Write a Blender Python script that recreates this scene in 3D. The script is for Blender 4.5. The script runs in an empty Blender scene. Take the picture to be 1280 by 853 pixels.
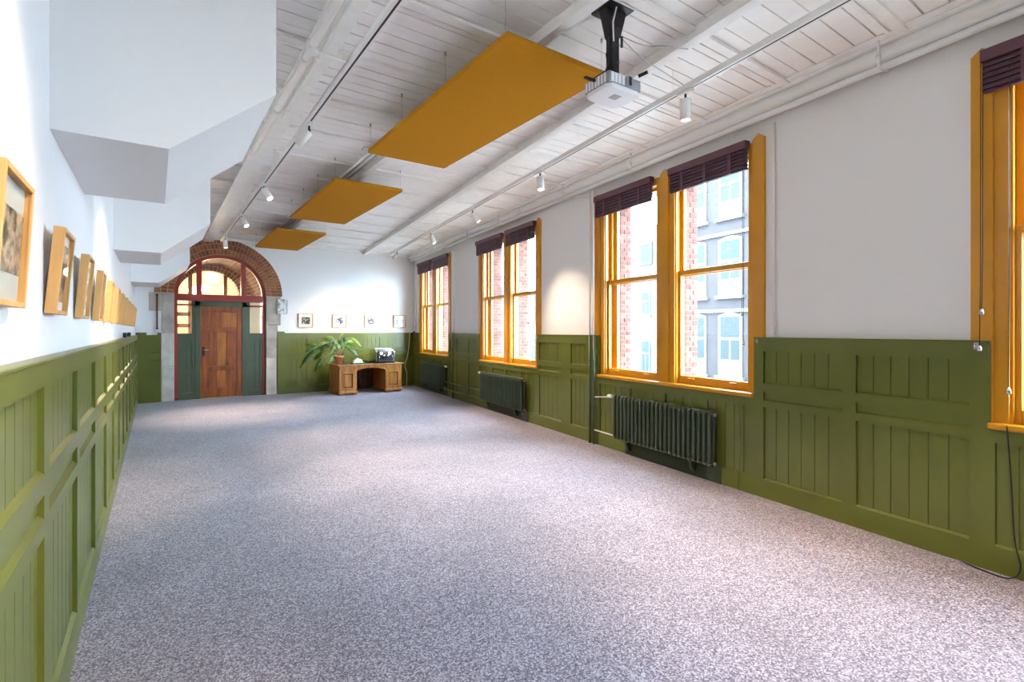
import bpy, math, random
from mathutils import Vector, Matrix

random.seed(7)
SC = bpy.context.scene
COL = SC.collection

# ------------------------------------------------------------------ camera
H = 1.5
F_PX = 633.0
YAW = math.atan((640 - 195) / F_PX)
cam_data = bpy.data.cameras.new('camera')
cam_data.sensor_fit = 'HORIZONTAL'
cam_data.sensor_width = 36.0
cam_data.lens = 36.0 * F_PX / 1280.0
cam_data.shift_y = -(426.5 - 413.0) / 1280.0
cam_data.clip_start = 0.02
cam_data.clip_end = 300
cam = bpy.data.objects.new('camera', cam_data)
COL.objects.link(cam)
cam.location = (0, 0, H)
cam.rotation_euler = (math.radians(90), 0, -YAW)
SC.camera = cam

# ------------------------------------------------------------------ world, exposure
world = bpy.data.worlds.new('overcast_sky')
SC.world = world
world.use_nodes = True
bg = world.node_tree.nodes['Background']
bg.inputs['Color'].default_value = (0.63, 0.81, 1.0, 1)
bg.inputs['Strength'].default_value = 12.0
SC.view_settings.view_transform = 'Standard'
SC.view_settings.look = 'None'
SC.view_settings.gamma = 1.0
SC.view_settings.use_curve_mapping = False
SC.view_settings.exposure = 1.72
SC.cycles.diffuse_bounces = 8
SC.cycles.max_bounces = 14
SPOT_W = 190.0          # power of one track spotlight
WARM = (1.0, 0.80, 0.58)

# ------------------------------------------------------------------ frames of the place
# left wall x = XL, back wall y = YB, the window wall runs at 7 degrees to the left wall
XL, YB, YF = -0.35, 12.9, -2.3
UX, UY = 0.12359, 0.99233
KN = 4.159
ANG_R = math.atan2(UY, UX)
P0 = Vector((KN * UY, -KN * UX, 0))
MR = Matrix.Translation(P0) @ Matrix.Rotation(ANG_R, 4, 'Z')   # (along wall, into the room, up)
ZC = 3.55               # underside of the ceiling boards
ZT = 3.25               # light tracks


def RW(s, off, z=0.0):
    return MR @ Vector((s, off, z))


def xr(y, off=0.0):
    """x of the window wall at depth y"""
    s = (y - P0.y - off * UX) / UY
    return RW(s, off).x


# ------------------------------------------------------------------ materials
MATS = {}


def mat(name, col, rough=0.5, metal=0.0, var=0.0, vscale=6.0, bump=0.0, bscale=60.0, emit=0.0, coat=0.0, stretch=None, spec=None):
    if name in MATS:
        return MATS[name]
    m = bpy.data.materials.new(name)
    m.use_nodes = True
    nt = m.node_tree
    b = nt.nodes['Principled BSDF']
    b.inputs['Roughness'].default_value = rough
    b.inputs['Metallic'].default_value = metal
    b.inputs['Coat Weight'].default_value = coat
    if spec is not None:
        b.inputs['Specular IOR Level'].default_value = spec
    tc = nt.nodes.new('ShaderNodeTexCoord')
    vec = tc.outputs['Object']
    if stretch:
        mp = nt.nodes.new('ShaderNodeMapping')
        mp.inputs['Scale'].default_value = stretch
        nt.links.new(vec, mp.inputs['Vector'])
        vec = mp.outputs['Vector']
    c4 = (*col, 1)
    if var > 0:
        nz = nt.nodes.new('ShaderNodeTexNoise')
        nz.inputs['Scale'].default_value = vscale
        nz.inputs['Detail'].default_value = 5
        nt.links.new(vec, nz.inputs['Vector'])
        rp = nt.nodes.new('ShaderNodeValToRGB')
        rp.color_ramp.elements[0].position = 0.3
        rp.color_ramp.elements[1].position = 0.7
        rp.color_ramp.elements[0].color = tuple(c * (1 - var) for c in col) + (1,)
        rp.color_ramp.elements[1].color = tuple(min(1, c * (1 + var)) for c in col) + (1,)
        nt.links.new(nz.outputs['Fac'], rp.inputs['Fac'])
        nt.links.new(rp.outputs['Color'], b.inputs['Base Color'])
    else:
        b.inputs['Base Color'].default_value = c4
    if bump > 0:
        n2 = nt.nodes.new('ShaderNodeTexNoise')
        n2.inputs['Scale'].default_value = bscale
        n2.inputs['Detail'].default_value = 4
        nt.links.new(vec, n2.inputs['Vector'])
        bp = nt.nodes.new('ShaderNodeBump')
        bp.inputs['Strength'].default_value = bump
        bp.inputs['Distance'].default_value = 0.01
        nt.links.new(n2.outputs['Fac'], bp.inputs['Height'])
        nt.links.new(bp.outputs['Normal'], b.inputs['Normal'])
    if emit > 0:
        b.inputs['Emission Color'].default_value = c4
        b.inputs['Emission Strength'].default_value = emit
    MATS[name] = m
    return m


def carpet_mat():
    m = bpy.data.materials.new('carpet')
    m.use_nodes = True
    nt = m.node_tree
    b = nt.nodes['Principled BSDF']
    b.inputs['Roughness'].default_value = 0.95
    b.inputs['Specular IOR Level'].default_value = 0.1
    b.inputs['Sheen Weight'].default_value = 0.25
    tc = nt.nodes.new('ShaderNodeTexCoord')
    vo = nt.nodes.new('ShaderNodeTexVoronoi')
    vo.inputs['Scale'].default_value = 150
    nt.links.new(tc.outputs['Object'], vo.inputs['Vector'])
    sp = nt.nodes.new('ShaderNodeSeparateColor')
    nt.links.new(vo.outputs['Color'], sp.inputs['Color'])
    rp = nt.nodes.new('ShaderNodeValToRGB')
    e = rp.color_ramp.elements
    e[0].position = 0.0
    e[0].color = (0.085, 0.062, 0.080, 1)
    e[1].position = 1.0
    e[1].color = (0.48, 0.43, 0.49, 1)
    mid = e.new(0.55)
    mid.color = (0.235, 0.195, 0.24, 1)
    nt.links.new(sp.outputs['Red'], rp.inputs['Fac'])
    # carpet tiles, half a metre square, each laid with a slightly different pile
    sc = nt.nodes.new('ShaderNodeVectorMath')
    sc.operation = 'SCALE'
    sc.inputs['Scale'].default_value = 2.0
    fl = nt.nodes.new('ShaderNodeVectorMath')
    fl.operation = 'FLOOR'
    nt.links.new(tc.outputs['Object'], sc.inputs[0])
    nt.links.new(sc.outputs[0], fl.inputs[0])
    wn = nt.nodes.new('ShaderNodeTexWhiteNoise')
    wn.noise_dimensions = '2D'
    nt.links.new(fl.outputs[0], wn.inputs['Vector'])
    mr = nt.nodes.new('ShaderNodeMapRange')
    mr.inputs['To Min'].default_value = 0.94
    mr.inputs['To Max'].default_value = 1.05
    nt.links.new(wn.outputs['Value'], mr.inputs['Value'])
    n3 = nt.nodes.new('ShaderNodeTexNoise')
    n3.inputs['Scale'].default_value = 1.1
    nt.links.new(tc.outputs['Object'], n3.inputs['Vector'])
    m3 = nt.nodes.new('ShaderNodeMapRange')
    m3.inputs['From Min'].default_value = 0.3
    m3.inputs['From Max'].default_value = 0.7
    m3.inputs['To Min'].default_value = 0.85
    m3.inputs['To Max'].default_value = 1.1
    nt.links.new(n3.outputs['Fac'], m3.inputs['Value'])
    mul = nt.nodes.new('ShaderNodeMath')
    mul.operation = 'MULTIPLY'
    nt.links.new(mr.outputs[0], mul.inputs[0])
    nt.links.new(m3.outputs[0], mul.inputs[1])
    mx = nt.nodes.new('ShaderNodeVectorMath')
    mx.operation = 'SCALE'
    nt.links.new(rp.outputs['Color'], mx.inputs[0])
    nt.links.new(mul.outputs[0], mx.inputs['Scale'])
    nt.links.new(mx.outputs[0], b.inputs['Base Color'])
    bp = nt.nodes.new('ShaderNodeBump')
    bp.inputs['Strength'].default_value = 0.15
    bp.inputs['Distance'].default_value = 0.01
    nt.links.new(vo.outputs['Distance'], bp.inputs['Height'])
    nt.links.new(bp.outputs['Normal'], b.inputs['Normal'])
    return m


def glass_mat(name, tint=(1, 1, 1), gloss=0.06):
    m = bpy.data.materials.new(name)
    m.use_nodes = True
    nt = m.node_tree
    nt.nodes.remove(nt.nodes['Principled BSDF'])
    tr = nt.nodes.new('ShaderNodeBsdfTransparent')
    tr.inputs['Color'].default_value = (*tint, 1)
    gl = nt.nodes.new('ShaderNodeBsdfGlossy')
    gl.inputs['Roughness'].default_value = 0.02
    mx = nt.nodes.new('ShaderNodeMixShader')
    mx.inputs['Fac'].default_value = gloss
    nt.links.new(tr.outputs[0], mx.inputs[1])
    nt.links.new(gl.outputs[0], mx.inputs[2])
    nt.links.new(mx.outputs[0], nt.nodes['Material Output'].inputs['Surface'])
    return m


def print_mat(name, dark, light, scale=18.0, lo=0.42, hi=0.58, seed=0.0, stretch=(1, 1, 1), rough=0.35):
    """a flat printed picture: noise blotches between a dark and a light ink"""
    m = bpy.data.materials.new(name)
    m.use_nodes = True
    nt = m.node_tree
    b = nt.nodes['Principled BSDF']
    b.inputs['Roughness'].default_value = rough
    tc = nt.nodes.new('ShaderNodeTexCoord')
    mp = nt.nodes.new('ShaderNodeMapping')
    mp.inputs['Scale'].default_value = stretch
    mp.inputs['Location'].default_value = (seed, seed * 1.7, seed * 0.6)
    nt.links.new(tc.outputs['Object'], mp.inputs['Vector'])
    nz = nt.nodes.new('ShaderNodeTexNoise')
    nz.inputs['Scale'].default_value = scale
    nz.inputs['Detail'].default_value = 4
    nt.links.new(mp.outputs['Vector'], nz.inputs['Vector'])
    rp = nt.nodes.new('ShaderNodeValToRGB')
    rp.color_ramp.elements[0].position = lo
    rp.color_ramp.elements[1].position = hi
    rp.color_ramp.elements[0].color = (*dark, 1)
    rp.color_ramp.elements[1].color = (*light, 1)
    nt.links.new(nz.outputs['Fac'], rp.inputs['Fac'])
    nt.links.new(rp.outputs['Color'], b.inputs['Base Color'])
    return m


WHITE = mat('white_wall_paint', (0.79, 0.785, 0.79), 0.6, bump=0.03, bscale=40)
WHITE_R = mat('white_plaster', (0.80, 0.765, 0.735), 0.65, bump=0.04, bscale=30)
SOFFIT = mat('white_boxing_paint', (0.76, 0.745, 0.74), 0.6)
CEILP = mat('white_ceiling_board_paint', (0.91, 0.89, 0.87), 0.45, var=0.04, vscale=5)
CEILB = mat('white_beam_paint', (0.88, 0.86, 0.83), 0.45, var=0.04, vscale=8)
PIPEW = mat('white_pipe_paint', (0.82, 0.80, 0.77), 0.35)
GREEN = mat('olive_green_paint', (0.116, 0.130, 0.019), 0.32, var=0.10, vscale=2.5, bump=0.02, bscale=80)
GREEN_D = mat('dark_green_paint', (0.068, 0.094, 0.052), 0.35, var=0.08, vscale=4)
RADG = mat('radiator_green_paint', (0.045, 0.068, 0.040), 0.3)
OCHRE = mat('ochre_gloss_paint', (0.62, 0.265, 0.008), 0.28, var=0.06, vscale=3)
FELT = mat('ochre_felt', (0.50, 0.215, 0.012), 0.9, var=0.05, vscale=60, spec=0.1)
FELT_E = mat('brown_felt_edge', (0.24, 0.10, 0.02), 0.9)
PLUM = mat('plum_woven_wood', (0.070, 0.022, 0.038), 0.5, var=0.35, vscale=30, stretch=(1, 1, 6))
PLUM_V = mat('plum_valance_wood', (0.105, 0.034, 0.050), 0.4, var=0.1, vscale=12)
CARPET = carpet_mat()
GLASS = glass_mat('window_glass', (0.97, 0.99, 0.98), 0.04)
PICGLASS = glass_mat('picture_glass', (1, 1, 1), 0.03)
BLACK = mat('black_plastic', (0.012, 0.011, 0.014), 0.4)
BLACKM = mat('black_metal', (0.02, 0.018, 0.022), 0.35, metal=0.4)
CHROME = mat('chrome', (0.72, 0.72, 0.74), 0.18, metal=1.0)
STEEL = mat('galvanised_steel', (0.45, 0.45, 0.46), 0.4, metal=0.8)
OAK = mat('pale_oak', (0.62, 0.33, 0.11), 0.45, var=0.18, vscale=14, stretch=(1, 1, 0.15))
OAKD = mat('desk_oak', (0.46, 0.19, 0.045), 0.38, var=0.3, vscale=10, stretch=(1.5, 1.5, 0.2))
OAKDD = mat('desk_oak_dark', (0.10, 0.035, 0.012), 0.45, var=0.3, vscale=10)
DOORW = mat('varnished_door_wood', (0.30, 0.070, 0.013), 0.3, var=0.45, vscale=9, stretch=(2, 2, 0.25))
DOORL = mat('varnished_door_wood_pale', (0.44, 0.135, 0.022), 0.3, var=0.4, vscale=9, stretch=(2, 2, 0.25))
RED = mat('oxide_red_paint', (0.33, 0.030, 0.018), 0.35, var=0.08, vscale=4)
MATB = mat('picture_mount_board', (0.78, 0.75, 0.70), 0.8)
MATG = mat('picture_mount_grey', (0.42, 0.43, 0.39), 0.8)
STONE = mat('weathered_sandstone', (0.44, 0.39, 0.33), 0.85, var=0.22, vscale=5, bump=0.25, bscale=30)
STONEL = mat('pale_sandstone', (0.62, 0.58, 0.52), 0.85, var=0.15, vscale=6, bump=0.25, bscale=30)
MORTAR = mat('mortar', (0.52, 0.37, 0.26), 0.9, var=0.15, vscale=20)
BRICKS = [mat('arch_brick_%s' % n, c, 0.8, var=0.2, vscale=14, bump=0.2, bscale=50) for n, c in
          (('russet', (0.30, 0.105, 0.040)), ('umber', (0.235, 0.078, 0.034)), ('amber', (0.36, 0.140, 0.050)))]
BRICKO = [mat('facade_brick_%s' % n, c, 0.85, var=0.2, vscale=14) for n, c in
          (('rose', (0.150, 0.052, 0.036)), ('rust', (0.120, 0.040, 0.027)), ('pink', (0.185, 0.072, 0.050)))]
MORTARO = mat('facade_mortar', (0.20, 0.17, 0.145), 0.9)
TERRA = mat('terracotta', (0.55, 0.22, 0.10), 0.7, var=0.1, vscale=20)
LEAF = [mat('leaf_%s' % n, c, 0.35, var=0.25, vscale=12) for n, c in
        (('dark', (0.038, 0.110, 0.022)), ('mid', (0.085, 0.190, 0.025)), ('lime', (0.20, 0.33, 0.035)))]
STEM = mat('pale_stem', (0.42, 0.36, 0.16), 0.5)
CUPW = mat('white_porcelain', (0.85, 0.84, 0.82), 0.15)
PAPER = mat('white_tissue', (0.85, 0.85, 0.83), 0.9)
TRAYG = mat('green_tray_enamel', (0.06, 0.17, 0.05), 0.4)
PROJW = mat('projector_white', (0.80, 0.80, 0.82), 0.4)
PROJG = mat('projector_grey', (0.34, 0.33, 0.37), 0.45)
LAMPON = mat('lit_lamp_lens', (1.0, 0.90, 0.75), 0.4, emit=3.0)
GLOBE = mat('lit_opal_globe', (1.0, 0.90, 0.74), 0.4, emit=2.2)
CREAM = mat('cream_plaster', (0.76, 0.66, 0.47), 0.7)
HALLWOOD = mat('hall_timber', (0.30, 0.11, 0.04), 0.5, var=0.2, vscale=8)
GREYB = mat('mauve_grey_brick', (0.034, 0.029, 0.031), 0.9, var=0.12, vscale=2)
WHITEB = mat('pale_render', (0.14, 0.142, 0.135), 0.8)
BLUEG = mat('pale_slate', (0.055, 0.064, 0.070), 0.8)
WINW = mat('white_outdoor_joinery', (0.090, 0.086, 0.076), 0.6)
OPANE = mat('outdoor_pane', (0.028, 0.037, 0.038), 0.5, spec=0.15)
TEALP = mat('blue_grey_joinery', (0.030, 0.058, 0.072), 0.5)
ASPH = mat('street_paving', (0.27, 0.265, 0.26), 0.9, var=0.1)
PLASTW = mat('white_plastic', (0.80, 0.79, 0.76), 0.4)


# ------------------------------------------------------------------ mesh builder
class MB:
    def __init__(self):
        self.v, self.f, self.sm = [], [], []

    def add(self, vs, fs, smooth=False):
        o = len(self.v)
        self.v += [tuple(p) for p in vs]
        for q in fs:
            self.f.append(tuple(i + o for i in q))
            self.sm.append(smooth)
        return self

    def box(self, x0, x1, y0, y1, z0, z1):
        return self.add([(x0, y0, z0), (x1, y0, z0), (x1, y1, z0), (x0, y1, z0), (x0, y0, z1), (x1, y0, z1), (x1, y1, z1), (x0, y1, z1)],
                        [(0, 3, 2, 1), (4, 5, 6, 7), (0, 1, 5, 4), (1, 2, 6, 5), (2, 3, 7, 6), (3, 0, 4, 7)])

    def prism(self, pts, axis, a, b):
        """closed 2-D outline swept along an axis: axis 'x' -> pts are (y,z); 'y' -> (x,z); 'z' -> (x,y)"""
        def P(p, t):
            return {'x': (t, p[0], p[1]), 'y': (p[0], t, p[1]), 'z': (p[0], p[1], t)}[axis]
        n = len(pts)
        vs = [P(p, a) for p in pts] + [P(p, b) for p in pts]
        fs = [tuple(range(n - 1, -1, -1)), tuple(range(n, 2 * n))]
        fs += [(i, (i + 1) % n, n + (i + 1) % n, n + i) for i in range(n)]
        return self.add(vs, fs)

    def hexa(self, bottom, top):
        """box from four bottom and four top corners"""
        return self.add(list(bottom) + list(top), [(3, 2, 1, 0), (4, 5, 6, 7), (0, 1, 5, 4), (1, 2, 6, 5), (2, 3, 7, 6), (3, 0, 4, 7)])

    def cyl(self, p0, p1, r0, r1=None, n=14, caps=True):
        return self.tube([p0, p1], [r0, r0 if r1 is None else r1], n, caps)

    def tube(self, path, r, n=10, caps=True):
        path = [Vector(p) for p in path]
        rs = r if isinstance(r, (list, tuple)) else [r] * len(path)
        vs, prev = [], None
        for i, p in enumerate(path):
            t = (path[min(i + 1, len(path) - 1)] - path[max(i - 1, 0)])
            t.normalize()
            if prev is None:
                up = Vector((0, 0, 1)) if abs(t.z) < 0.9 else Vector((1, 0, 0))
                a = t.cross(up).normalized()
            else:
                a = (prev - t * prev.dot(t))
                a = a.normalized() if a.length > 1e-6 else t.orthogonal().normalized()
            prev = a
            bb = t.cross(a)
            for k in range(n):
                an = 2 * math.pi * k / n
                vs.append(p + (a * math.cos(an) + bb * math.sin(an)) * rs[i])
        fs = []
        for i in range(len(path) - 1):
            for k in range(n):
                k2 = (k + 1) % n
                fs.append((i * n + k, i * n + k2, (i + 1) * n + k2, (i + 1) * n + k))
        self.add(vs, fs, True)
        if caps:
            o = len(self.v) - len(vs)
            self.f.append(tuple(o + k for k in range(n - 1, -1, -1)))
            self.sm.append(False)
            m = o + (len(path) - 1) * n
            self.f.append(tuple(m + k for k in range(n)))
            self.sm.append(False)
        return self

    def lathe(self, prof, cx=0, cy=0, n=20):
        vs = []
        for r, z in prof:
            for k in range(n):
                a = 2 * math.pi * k / n
                vs.append((cx + r * math.cos(a), cy + r * math.sin(a), z))
        fs = []
        for i in range(len(prof) - 1):
            for k in range(n):
                k2 = (k + 1) % n
                fs.append((i * n + k, i * n + k2, (i + 1) * n + k2, (i + 1) * n + k))
        self.add(vs, fs, True)
        return self

    def sphere(self, c, r, n=20, m=12, sz=1.0):
        prof = [(max(1e-4, r * math.sin(math.pi * i / m)), c[2] - r * sz * math.cos(math.pi * i / m)) for i in range(m + 1)]
        return self.lathe(prof, c[0], c[1], n)

    def mesh(self, name):
        me = bpy.data.meshes.new(name)
        me.from_pydata(self.v, [], self.f)
        me.polygons.foreach_set('use_smooth', self.sm)
        me.update()
        return me

    def build(self, name, material, parent=None, bevel=0.0, loc=None, rotz=None, kind=None):
        o = bpy.data.objects.new(name, self.mesh(name))
        o.data.materials.append(material)
        COL.objects.link(o)
        if parent:
            o.parent = parent
        if loc is not None:
            o.location = loc
        if rotz is not None:
            o.rotation_euler = (0, 0, rotz)
        if bevel > 0:
            bv = o.modifiers.new('bevel', 'BEVEL')
            bv.width = bevel
            bv.segments = 2
            bv.limit_method = 'ANGLE'
        if kind:
            o['kind'] = kind
        return o


def smooth(pts, k=8):
    P = [Vector(p) for p in pts]
    P = [P[0]] + P + [P[-1]]
    out = []
    for i in range(1, len(P) - 2):
        for q in range(k):
            t = q / k
            out.append(.5 * (2 * P[i] + (P[i + 1] - P[i - 1]) * t + (2 * P[i - 1] - 5 * P[i] + 4 * P[i + 1] - P[i + 2]) * t * t + (3 * P[i] - P[i - 1] - 3 * P[i + 1] + P[i + 2]) * t ** 3))
    return out + [P[-1]]


def inst(me, name, parent, loc, mt=None, rot=None, scale=None):
    o = bpy.data.objects.new(name, me)
    COL.objects.link(o)
    o.parent = parent
    o.location = loc
    if rot is not None:
        o.rotation_euler = rot
    if scale is not None:
        o.scale = scale
    if mt is not None:
        o.material_slots[0].link = 'OBJECT'
        o.material_slots[0].material = mt
    return o


def tag(o, label, cat, group=None):
    o['label'] = label
    o['category'] = cat
    if group:
        o['group'] = group
    return o


def thing(name, label, cat, loc, rotz=0.0, group=None):
    o = bpy.data.objects.new(name, None)
    COL.objects.link(o)
    o.empty_display_size = 0.1
    o.location = loc
    o.rotation_euler = (0, 0, rotz)
    return tag(o, label, cat, group)


def struct(name, loc=(0, 0, 0), rotz=0.0):
    o = bpy.data.objects.new(name, None)
    COL.objects.link(o)
    o.empty_display_size = 0.1
    o.location = loc
    o.rotation_euler = (0, 0, rotz)
    o['kind'] = 'structure'
    return o


def clone(root, loc=None, rotz=None):
    def cp(o, parent):
        c = o.copy()
        COL.objects.link(c)
        if parent is not None:
            c.parent = parent
        for ch in o.children:
            cp(ch, c)
        return c
    r = cp(root, None)
    if loc is not None:
        r.location = loc
    if rotz is not None:
        r.rotation_euler = (0, 0, rotz)
    return r


# ================================================================== ROOM SHELL
XF = xr(YF)
XB = xr(YB)
m = MB().prism([(XL - .3, YF - .2), (XF + .4, YF - .2), (XB + .4, YB + .02), (XL - .3, YB + .02)], 'z', -0.12, 0.0)
floor = m.build('floor', CARPET, kind='structure')
MB().box(XL - 0.25, XL, YF - .2, YB, 0, ZC + .1).build('wall_left', WHITE, kind='structure')
MB().box(XL - 0.25, XF + .4, YF - 0.2, YF, 0, ZC + .1).build('wall_front', WHITE, kind='structure')

# ---- window wall: piers, spandrels and lintels around four openings
WINS = [(-0.95, 1.49), (2.95, 5.43), (6.83, 9.19), (10.74, 13.02)]      # outer edges of the casings
SR0, SR1 = -2.0, 13.75
Z_SILL, Z_HEAD = 0.92, 3.17
wr = MB()
edges = [SR0]
for a, b_ in WINS:
    edges += [a + 0.09, b_ - 0.09]
edges.append(SR1)
for i in range(0, len(edges), 2):
    wr.box(edges[i], edges[i + 1], -0.16, 0, 0, ZC + .1)
for a, b_ in WINS:
    wr.box(a + 0.09, b_ - 0.09, -0.16, 0, 0, Z_SILL)
    wr.box(a + 0.09, b_ - 0.09, -0.16, 0, Z_HEAD, ZC + .1)
wall_right = wr.build('wall_right', WHITE_R, loc=P0, rotz=ANG_R, kind='structure')

# ---- back wall with the arched opening
AX, AR, AZ = 1.20, 0.885, 2.29            # arch centre, clear radius, springing
ARO = AR + 0.35                           # outside of the brick ring
NA = 40
wb = MB()
wb.box(XL, AX - AR, YB, YB + 0.30, 0, AZ)
wb.box(AX + AR, XB + .3, YB, YB + 0.30, 0, AZ)
top = ZC + .1
for i in range(NA):
    a0, a1 = math.pi * i / NA, math.pi * (i + 1) / NA
    p0 = (AX + AR * math.cos(a0), AZ + AR * math.sin(a0))
    p1 = (AX + AR * math.cos(a1), AZ + AR * math.sin(a1))
    wb.prism([p1, p0, (p0[0], top), (p1[0], top)], 'y', YB, YB + 0.30)
wb.box(XL, AX - AR, YB, YB + 0.30, AZ, top)
wb.box(AX + AR, XB + .3, YB, YB + 0.30, AZ, top)
wall_back = wb.build('wall_back', WHITE, kind='structure')
# mortar bed of the arch, then three rings of bricks
mo = MB()
for i in range(NA):
    a0, a1 = math.pi * i / NA, math.pi * (i + 1) / NA
    q = [(AX + r * math.cos(a), min(ZC - .02, AZ + r * math.sin(a))) for r, a in ((AR, a0), (ARO, a0), (ARO, a1), (AR, a1))]
    mo.prism(q, 'y', YB - 0.02, YB + 0.28)
mo.build('arch_mortar', MORTAR, wall_back)
rings = [(AR + .004, AR + .112), (AR + .124, AR + .232), (AR + .244, ARO - .004)]
for ri, (r0, r1) in enumerate(rings):
    nb = int(math.pi * (r0 + r1) / 2 / 0.072)
    for k in range(nb):
        a0 = math.pi * (k + 0.07) / nb
        a1 = math.pi * (k + 0.93) / nb
        if AZ + r1 * math.sin((a0 + a1) / 2) > ZC - 0.02:
            continue
        q = [(AX + r * math.cos(a), AZ + r * math.sin(a)) for r, a in ((r0, a0), (r1, a0), (r1, a1), (r0, a1))]
        MB().prism(q, 'y', YB - 0.028 - random.random() * .006, YB + 0.20).build('brick', random.choice(BRICKS), wall_back)
# brickwork at the left springing and the stone jambs
for (x0, x1, z0, z1, m_) in ((-.12, .10, 1.91, 2.29, STONE), (.10, .317, 1.44, 2.29, STONE), (.09, .317, 0.72, 1.43, STONEL), (.10, .317, 0, .71, STONEL),
                             (2.085, 2.40, 1.62, 2.29, STONE), (2.085, 2.33, .86, 1.61, STONE), (2.085, 2.31, 0, .85, STONEL)):
    MB().box(x0, x1, YB - 0.03, YB + 0.26, z0, z1).build('stone', m_, wall_back, bevel=0.008)

# ---- ceiling: slab, boards, battens, beams
XFc = XF + .3
ceil = MB().prism([(XL - .2, YF - .2), (XFc, YF - .2), (XB + .3, YB + .25), (XL - .2, YB + .25)], 'z', ZC + 0.035, ZC + 0.18).build('ceiling', CEILP, kind='structure')


def x_b3(y):                 # the slanting beam on the window side
    return 2.93 + (y - 1.71) * (4.13 - 2.93) / (10.7 - 1.71)


BAYS = [(lambda y: XL, lambda y: 0.92), (lambda y: 0.92, lambda y: 2.15), (lambda y: 2.15, lambda y: x_b3(y) - .05), (lambda y: x_b3(y) - .05, lambda y: xr(y))]
BW = 0.138
far = MB()
yb = YF
n = 0
while yb < YB - .01:
    y1 = min(yb + BW, YB)
    for bi, (fa, fb) in enumerate(BAYS):
        ym = (yb + y1) / 2
        dz = random.uniform(-.003, .003)
        if 1.0 < ym < 9.9:
            MB().box(fa(ym) + .002, fb(ym) - .002, yb + .005, y1 - .005, ZC + dz, ZC + .03).build('board', CEILP, ceil)
        else:
            far.box(fa(ym) + .002, fb(ym) - .002, yb + .005, y1 - .005, ZC + dz, ZC + .03)
    if n % 6 == 2:
        for bi, (fa, fb) in enumerate(BAYS):
            MB().box(fa(yb), fb(yb), yb - .035, yb + .035, ZC - .028, ZC - .004).build('batten', CEILB, ceil)
            MB().box(fa(yb), fb(yb), yb + .06, yb + .085, ZC - .016, ZC - .004).build('batten', CEILB, ceil)
    yb += BW
    n += 1
far.build('boards', CEILP, ceil, kind='stuff')


def ibeam(name, xf, y0, y1, w, zb, zt):
    """a steel joist: bottom flange, web"""
    a0, a1 = xf(y0), xf(y1)
    m = MB()
    m.hexa([(a0 - w / 2, y0, zb), (a0 + w / 2, y0, zb), (a1 + w / 2, y1, zb), (a1 - w / 2, y1, zb)],
           [(a0 - w / 2, y0, zb + .014), (a0 + w / 2, y0, zb + .014), (a1 + w / 2, y1, zb + .014), (a1 - w / 2, y1, zb + .014)])
    t = .012
    m.hexa([(a0 - t, y0, zb + .014), (a0 + t, y0, zb + .014), (a1 + t, y1, zb + .014), (a1 - t, y1, zb + .014)],
           [(a0 - t, y0, zt), (a0 + t, y0, zt), (a1 + t, y1, zt), (a1 - t, y1, zt)])
    return m.build(name, CEILB, ceil)


ibeam('beam', lambda y: 0.93, YF, YB, 0.20, 3.43, ZC + .01)
ibeam('beam', lambda y: 2.15, YF, YB, 0.075, 3.45, ZC + .01)
ibeam('beam', x_b3, YF, YB, 0.085, 3.45, ZC + .01)
MB().box(XL, xr(YB), YB - .07, YB, 3.49, 3.545).build('beam', CEILB, ceil)
# cornice along the window wall: two stepped mouldings
c0 = MB().box(SR0, SR1 - .15, 0, .12, 3.50, 3.548).box(SR0, SR1 - .15, 0, .06, 3.455, 3.50)
c0.box(SR0, SR1 - .15, .12, .20, 3.515, 3.549).box(SR0, SR1 - .15, .20, .27, 3.532, 3.549)
c0.build('trim_5', CEILB, loc=P0, rotz=ANG_R, bevel=.01, kind='structure')

# ---- white stair boxings hanging along the left wall
for i, (y0, y1) in enumerate(((2.73, 3.93), (6.45, 7.67), (10.55, 11.72))):
    MB().prism([(XL, 2.31), (.047, 2.31), (.488, 2.67), (.488, 3.54), (XL, 3.54)], 'y', y0, y1).build('trim_%d' % (6 + i), SOFFIT, kind='structure')

# ================================================================== WAINSCOT
ZTOP = 1.44


def wainscot(root, frame_w, panels, z_top, s0, s1, low=False, cap=True):
    """local coords: x along the wall, y into the room.  panels = list of (a,b) openings"""
    D, DP = 0.045, 0.028
    zs = [(0.16, 0.80)] if low else [(0.16, 0.81), (0.87, 0.95), (1.02, 1.31)]
    rails = []
    z = 0.0
    for (a, b) in zs:
        rails.append((z, a))
        z = b
    rails.append((z, z_top))
    for (a, b) in rails:
        MB().box(s0, s1, 0, D, a, b).build('rail', GREEN, root)
    x = s0
    for (a, b) in list(panels) + [(s1, s1)]:
        if a - x > .004:
            for (za, zb) in zs:
                MB().box(x, a, 0, D, za, zb).build('stile', GREEN, root)
        x = b
    for (a, b) in panels:
        for (za, zb) in zs:
            if zb - za < .1:
                MB().box(a, b, 0, DP, za, zb).build('plank', GREEN, root)
            else:
                k = max(2, round((b - a) / 0.113))
                w = (b - a) / k
                for j in range(k):
                    MB().box(a + j * w + .0028, a + (j + 1) * w - .0028, 0, DP, za, zb).build('plank', GREEN, root)
                MB().box(a, b, 0, DP - .008, za, zb).build('panel_back', GREEN, root)
            # thin fillet along the foot of each opening, catching the light
            MB().prism([(DP, za), (D - .001, za), (DP, za + .014)], 'x', a, b).build('fillet', GREEN, root)
    if cap:
        MB().box(s0, s1, 0, D + .006, z_top, z_top + .014).build('cap', GREEN, root, bevel=.004)


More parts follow.
